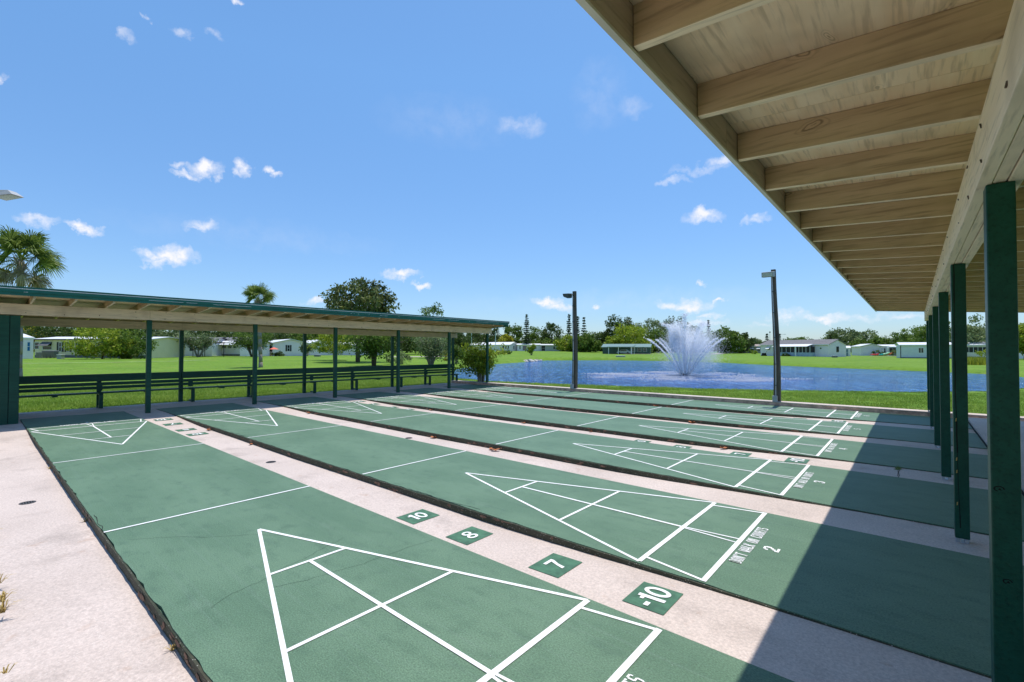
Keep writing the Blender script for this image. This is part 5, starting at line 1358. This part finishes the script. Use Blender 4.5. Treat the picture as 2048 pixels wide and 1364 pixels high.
def ubox(px, d, label, m_, s=(.45, .3, .35)):
    t = small('utility_box', label, 'utility box', px, d); MB().box(-s[0], s[0], -s[1], s[1], -.05, s[2]).build('case', m_, t, bevel=.02)
    MB().box(-s[0]-.03, s[0]+.03, -s[1]-.03, s[1]+.03, s[2]+.001, s[2]+.05).build('lid', m_whitep, t, bevel=.01)
ubox(1669, 100, 'low dark utility box with pale lid on the lawn by the white gable', m_bin)
ubox(635, 86, 'white utility box on the lawn right of the white gabled home', m_bin, (.5, .3, .3))
ubox(122, 62, 'small grey utility box on the lawn before the cream home', m_fixture, (.3, .25, .55))
ubox(1241, 88, 'low pale box at the water edge below the green carport', m_fixture, (.8, .4, .25))
# kayaks and toys
for (px, m_, lb, ln, ang) in ((1750, m_red, 'red kayak lying on the grass by the small white homes', 2.4, .1), (1760, m_tealp, 'teal kayak lying between the red and the pale green ones', 2.2, .2), (1771, m_limep, 'pale green kayak lying beside the orange one', 2.2, -.1), (1780, m_orange, 'orange kayak leaning up at the right of the row', 2.4, .5)):
    t = small('kayak', lb, 'kayak', px, 118, group='coloured kayaks by the small white homes')
    n = 8; mb = MB(); rg = []
    for i in range(n+1):
        f_ = i/n; r = .36*math.sin(math.pi*max(.04, min(.96, f_)))**.6; rg.append((-ln/2+ln*f_, r))
    vs = []; fs = []
    up_ = .55 if 'orange' in lb else .12
    for (xx, r) in rg:
        for j in range(8):
            a = 2*math.pi*j/8; vs.append((xx, r*math.cos(a), .3+r*.6*math.sin(a)+abs(xx)*.10+up_*(xx+ln/2)/ln))
    for i in range(n):
        for j in range(8): fs.append((8*i+j, 8*i+8+j, 8*i+8+(j+1) % 8, 8*i+(j+1) % 8))
    fs += [tuple(range(7, -1, -1)), tuple(range(8*n, 8*n+8))]
    mb._add(vs, fs); mb.build('hull', m_, t, smooth=True)
    MB().ball((.0, 0, .3+.2+up_*.5), .22, .25, 10).build('cockpit', m_black, t)
t = small('umbrella', 'closed white patio umbrella by the kayaks', 'umbrella', 1776, 120)
MB().tube((0, 0, -.1), (0, 0, 2.7), .03, .03, 8).build('pole', m_whitep, t)
MB().chain([(0, 0, 1.0), (0, 0, 2.2), (0, 0, 2.72)], [.16, .24, .03], 10).build('canopy', m_whitep, t)
for px, lb in ((943, 'left thin white pole behind the lakeside shrub'), (991, 'right thin white pole just left of the shelter end post')):
    t = small('flag_pole', lb, 'pole', px, 150, group='thin white poles across the lake'); MB().tube((0, 0, -.2), (0, 0, zpx(664, 150)-gz(*at_depth(px, 150))), .12, .09, 8).build('pole', m_whitep, t)
    MB().ball((0, 0, zpx(664, 150)-gz(*at_depth(px, 150))+.1), .16, 1, 8).build('finial', m_whitep, t)
t = small('street_lamp', 'thin street lamp mast above the roof left of the right light pole', 'street lamp', 1540, 190)
H_ = zpx(664, 190)-gz(*at_depth(1540, 190)); MB().tube((0, 0, 0), (0, 0, H_), .09, .06, 8).build('mast', m_pipe, t); MB().ball((0, 0, H_+.15), .3, 1, 10).build('globe', m_fixdark, t)
t = small('street_lamp', 'arched street lamp above the roof right of the right light pole', 'street lamp', 1560, 190)
H_ = zpx(668, 190)-gz(*at_depth(1560, 190)); MB().chain([(0, 0, 0), (0, 0, H_-.4), (.6, 0, H_), (1.6, 0, H_+.1)], [.09, .07, .06, .05], 6).build('mast', m_pipe, t); MB().box(1.5, 2.3, -.15, .15, H_+.02, H_+.16).build('lamp_head', m_fixture, t)
# golf cart like scooter by the white house, bench items
t = small('garden_cart', 'small black garden cart against the left end of the white veranda home', 'cart', 1528, 117)
MB().box(-.45, .45, -.25, .25, .3, .75).build('tray', m_rubber, t, bevel=.03)
MB().chain([(.4, 0, .7), (.6, 0, 1.1), (.5, 0, 1.25)], [.03, .03, .03], 6).build('handle', m_rubber, t)
for xx in (-.35, .35):
    for yy in (-.3, .3): MB().tube((xx, yy-.04, .2), (xx, yy+.04, .2), .2, .2, 10).build('wheel', m_rubber, t)
# pink parasol near dark windows + red flowers
t = small('umbrella', 'small red parasol in front of the dark windows of the white gabled home', 'umbrella', 548, 90)
MB().tube((0, 0, 0), (0, 0, 1.7), .03, .03, 6).build('pole', m_whitep, t); MB().tube((0, 0, 1.35), (0, 0, 1.72), .9, .04, 10).build('canopy', simple('coral_cloth', (.75,.16,.10), .8), t)
# thin dark carport frame in front of the white home
x, y = at_depth(398, 80); t = thing('carport', 'thin dark carport frame in front of the white home with the awning', 'carport', (x, y, gz(x, y)), .7)
MB().box(-.2, 5.4, -1.5, 1.2, 2.25, 2.38).build('roof', m_roofmetal, t)
MB().box(-.25, 5.45, -1.54, -1.505, 2.2, 2.4).build('fascia', m_shutter, t)
for xx in (0, 1.6, 2.0, 5.2): MB().box(xx-.04, xx+.04, -1.5, -1.42, -.2, 2.2).build('post', m_shutter, t)
# rocks at the far bank
rrk = random.Random(5)
for i in range(7):
    px = 1051+i*5.2+rrk.uniform(-1, 1); dp = 70.5+i*1.3; x, y = at_depth(px, dp)
    o = MB().ball((0, 0, 0), rrk.uniform(.22, .5), .7, 8, jit=.25).build('rock', m_rock, None, (x, y, WZ+.05))
    tagp(o, 'pale rock at the water edge below the small round bank tree', 'rock', 'pale rocks at the far bank')
# pale lawn strip and driveways
def strip_path(name, pts, wd, mat, dz=.03):
    mb = MB(); L_ = []; n = len(pts)
    for i in range(n-1):
        a = Vector(pts[i]); b = Vector(pts[i+1]); seg_n = 10
        for j in range(seg_n+1 if i == n-2 else seg_n):
            p = a+(b-a)*j/seg_n; d = (b-a).normalized(); nn = Vector((-d.y, d.x))*wd/2; L_.append((p-nn, p+nn))
    vs = []
    for q0, q1 in L_: vs += [(q0.x, q0.y, gz(q0.x, q0.y)+dz), (q1.x, q1.y, gz(q1.x, q1.y)+dz)]
    mb._add(vs, [(2*i, 2*i+2, 2*i+3, 2*i+1) for i in range(len(L_)-1)]); o = mb.build(name, mat); o['kind'] = 'structure'
strip_path('pale_lawn_strip', [at_depth(-40, 44), at_depth(120, 47), at_depth(340, 54), at_depth(420, 60)], .35, simple('pale_lawn_green', (.42,.48,.30), .9), .035)  # narrow pale green strip laid across the left lawn
strip_path('driveway', [at_depth(780, 84), at_depth(850, 86), at_depth(905, 92)], 5, m_sand, .05)
strip_path('driveway', [at_depth(1248, 139), at_depth(1420, 142), at_depth(1452, 160)], 2.5, m_sand, .12)
strip_path('driveway', [at_depth(1740, 117), at_depth(1795, 115)], 1.6, m_sand, .06)

# ------------------------------------------------------------------ fallen leaves, weeds, crack
LV = [(9.75, 2*P_+.0-.10), (9.86, 2*P_+.35-.47+.0), (4.29, P_-.06), (6.38, P_-.05), (8.23, 2*P_-.05), (5.2, 3*P_-.05), (8.4, 3*P_-.06), (10.1, 3*P_-.04), (7.1, 4*P_-.05), (11.2, 4*P_-.05), (9.3, 5*P_-.05), (3.4, 2*P_-.05), (6.6, 5*P_-.05), (12.6, 3*P_-.06)]
rl = random.Random(9)
lm = None
for i, (x, y) in enumerate(LV):
    if lm is None:
        mb = MB(); pts = []
        for j in range(8):
            a = 2*math.pi*j/8; pts.append((.055*math.cos(a), .032*math.sin(a), .02*abs(math.cos(a))+.012*abs(math.sin(a))))
        mb._add(pts+[(0, 0, .004)], [(j, (j+1) % 8, 8) for j in range(8)]); mb.tube((-.05, 0, .02), (-.08, .005, .012), .0015, .001, 4)
        o = mb.build('fallen_leaf', m_leafdry); lm = o
    else: o = dupo(lm)
    o.location = (x, y, dip(x)+.001); o.rotation_euler = (0, 0, rl.uniform(0, 6)); s_ = rl.uniform(.8, 1.5); o.scale = (s_, s_, s_*1.3)
    tagp(o, 'dry orange leaf lying in a gutter between the courts', 'leaf', 'dry leaves in the gutters')
def weed(x, y, z, label, mat, h, n, seed, spread=1.0, cat='weed'):
    r_ = random.Random(seed); t = thing('weed', label, cat, (x, y, z)); mb = MB()
    for i in range(n):
        a = r_.uniform(0, 6.28); l = h*r_.uniform(.5, 1.1); sp = spread*r_.uniform(.2, .9)
        d = Vector((math.cos(a)*sp, math.sin(a)*sp, 1)).normalized(); sd = Vector((-math.sin(a), math.cos(a), 0))*.0028
        p0 = Vector((r_.uniform(-.01, .01), r_.uniform(-.01, .01), 0)); p1 = p0+d*l*.6; p2 = p1+Vector((d.x, d.y, d.z*.2-.25))*l*.45
        mb._add([p0-sd, p0+sd, p1+sd, p1-sd], [(0,1,2,3)]); mb._add([p1-sd, p1+sd, p2], [(0,1,2)])
    mb.build('blade', mat, t); return t
w_ = thing('seedling', 'small fan leaved seedling growing from a crack in the shaded walkway', 'plant', (14.79, 6.80, -.012))
mb = MB(); mb.tube((0, 0, 0), (.004, 0, .075), .0035, .003, 6); mb.build('stem', m_bark, w_)
mb = MB(); r_ = random.Random(2)
for i in range(12):
    a = R(-75+150*i/11); 
    dv = Vector((math.sin(a)*rgt.x, math.sin(a)*rgt.y, math.cos(a))); sd = Vector((0, 0, 1)).cross(dv).normalized()*.0 + Vector((dv.z*rgt.x, dv.z*rgt.y, -math.sin(a)))*.004
    p0 = Vector((.004, 0, .072)); p1 = p0+dv*.035; p2 = p0+dv*.07+Vector((0, 0, -.006))
    mb._add([p0, p1-sd, p2, p1+sd], [(0,1,2,3)])
mb.build('leaf', simple('seedling_green', (.10,.16,.03), .6, .2), w_)
mb = MB(); y = 3*P_-.548-.11+.0; y = 2*P_+W_+.01; x = 14.80
while y < 3*P_-.02:
    y2 = min(y+.06, 3*P_-.01); x2 = x+random.uniform(-.008, .008); mb.line2((x, y), (x2, y2), .006, dip(14.8)+.003); x, y = x2, y2
o = mb.build('crack', m_black); o['kind'] = 'structure'
for i, (x, y, z, h, n) in enumerate([(10.25, -.605, -.035, .10, 16), (10.62, -.60, -.03, .12, 26), (10.8, -.605, -.03, .13, 26), (8.9, -.60, -.05, .1, 14), (11.6, -.62, -.02, .06, 9)]):
    weed(x, y, z, ['dry straw weed at the left edge of the wide walkway, farther one', 'dry straw weed tuft at the left edge, second from the bottom', 'yellow weed tuft at the bottom left edge of the walkway', 'small dry weed tuft farthest along the left walkway edge', 'straw weed at the bottom left corner of the view'][i], m_straw, h, n, i, 1.2)
for i, (x, lb) in enumerate([(6.05, 'dry twig like weed growing from the gutter beside the nearest court, far one'), (9.0, 'straw weed in the gutter beside the nearest court, middle one'), (11.9, 'straw weed in the gutter beside the nearest court, nearest one')]):
    weed(x, -.02, dip(x), lb, m_straw, .07, 12, 20+i, 1.6)
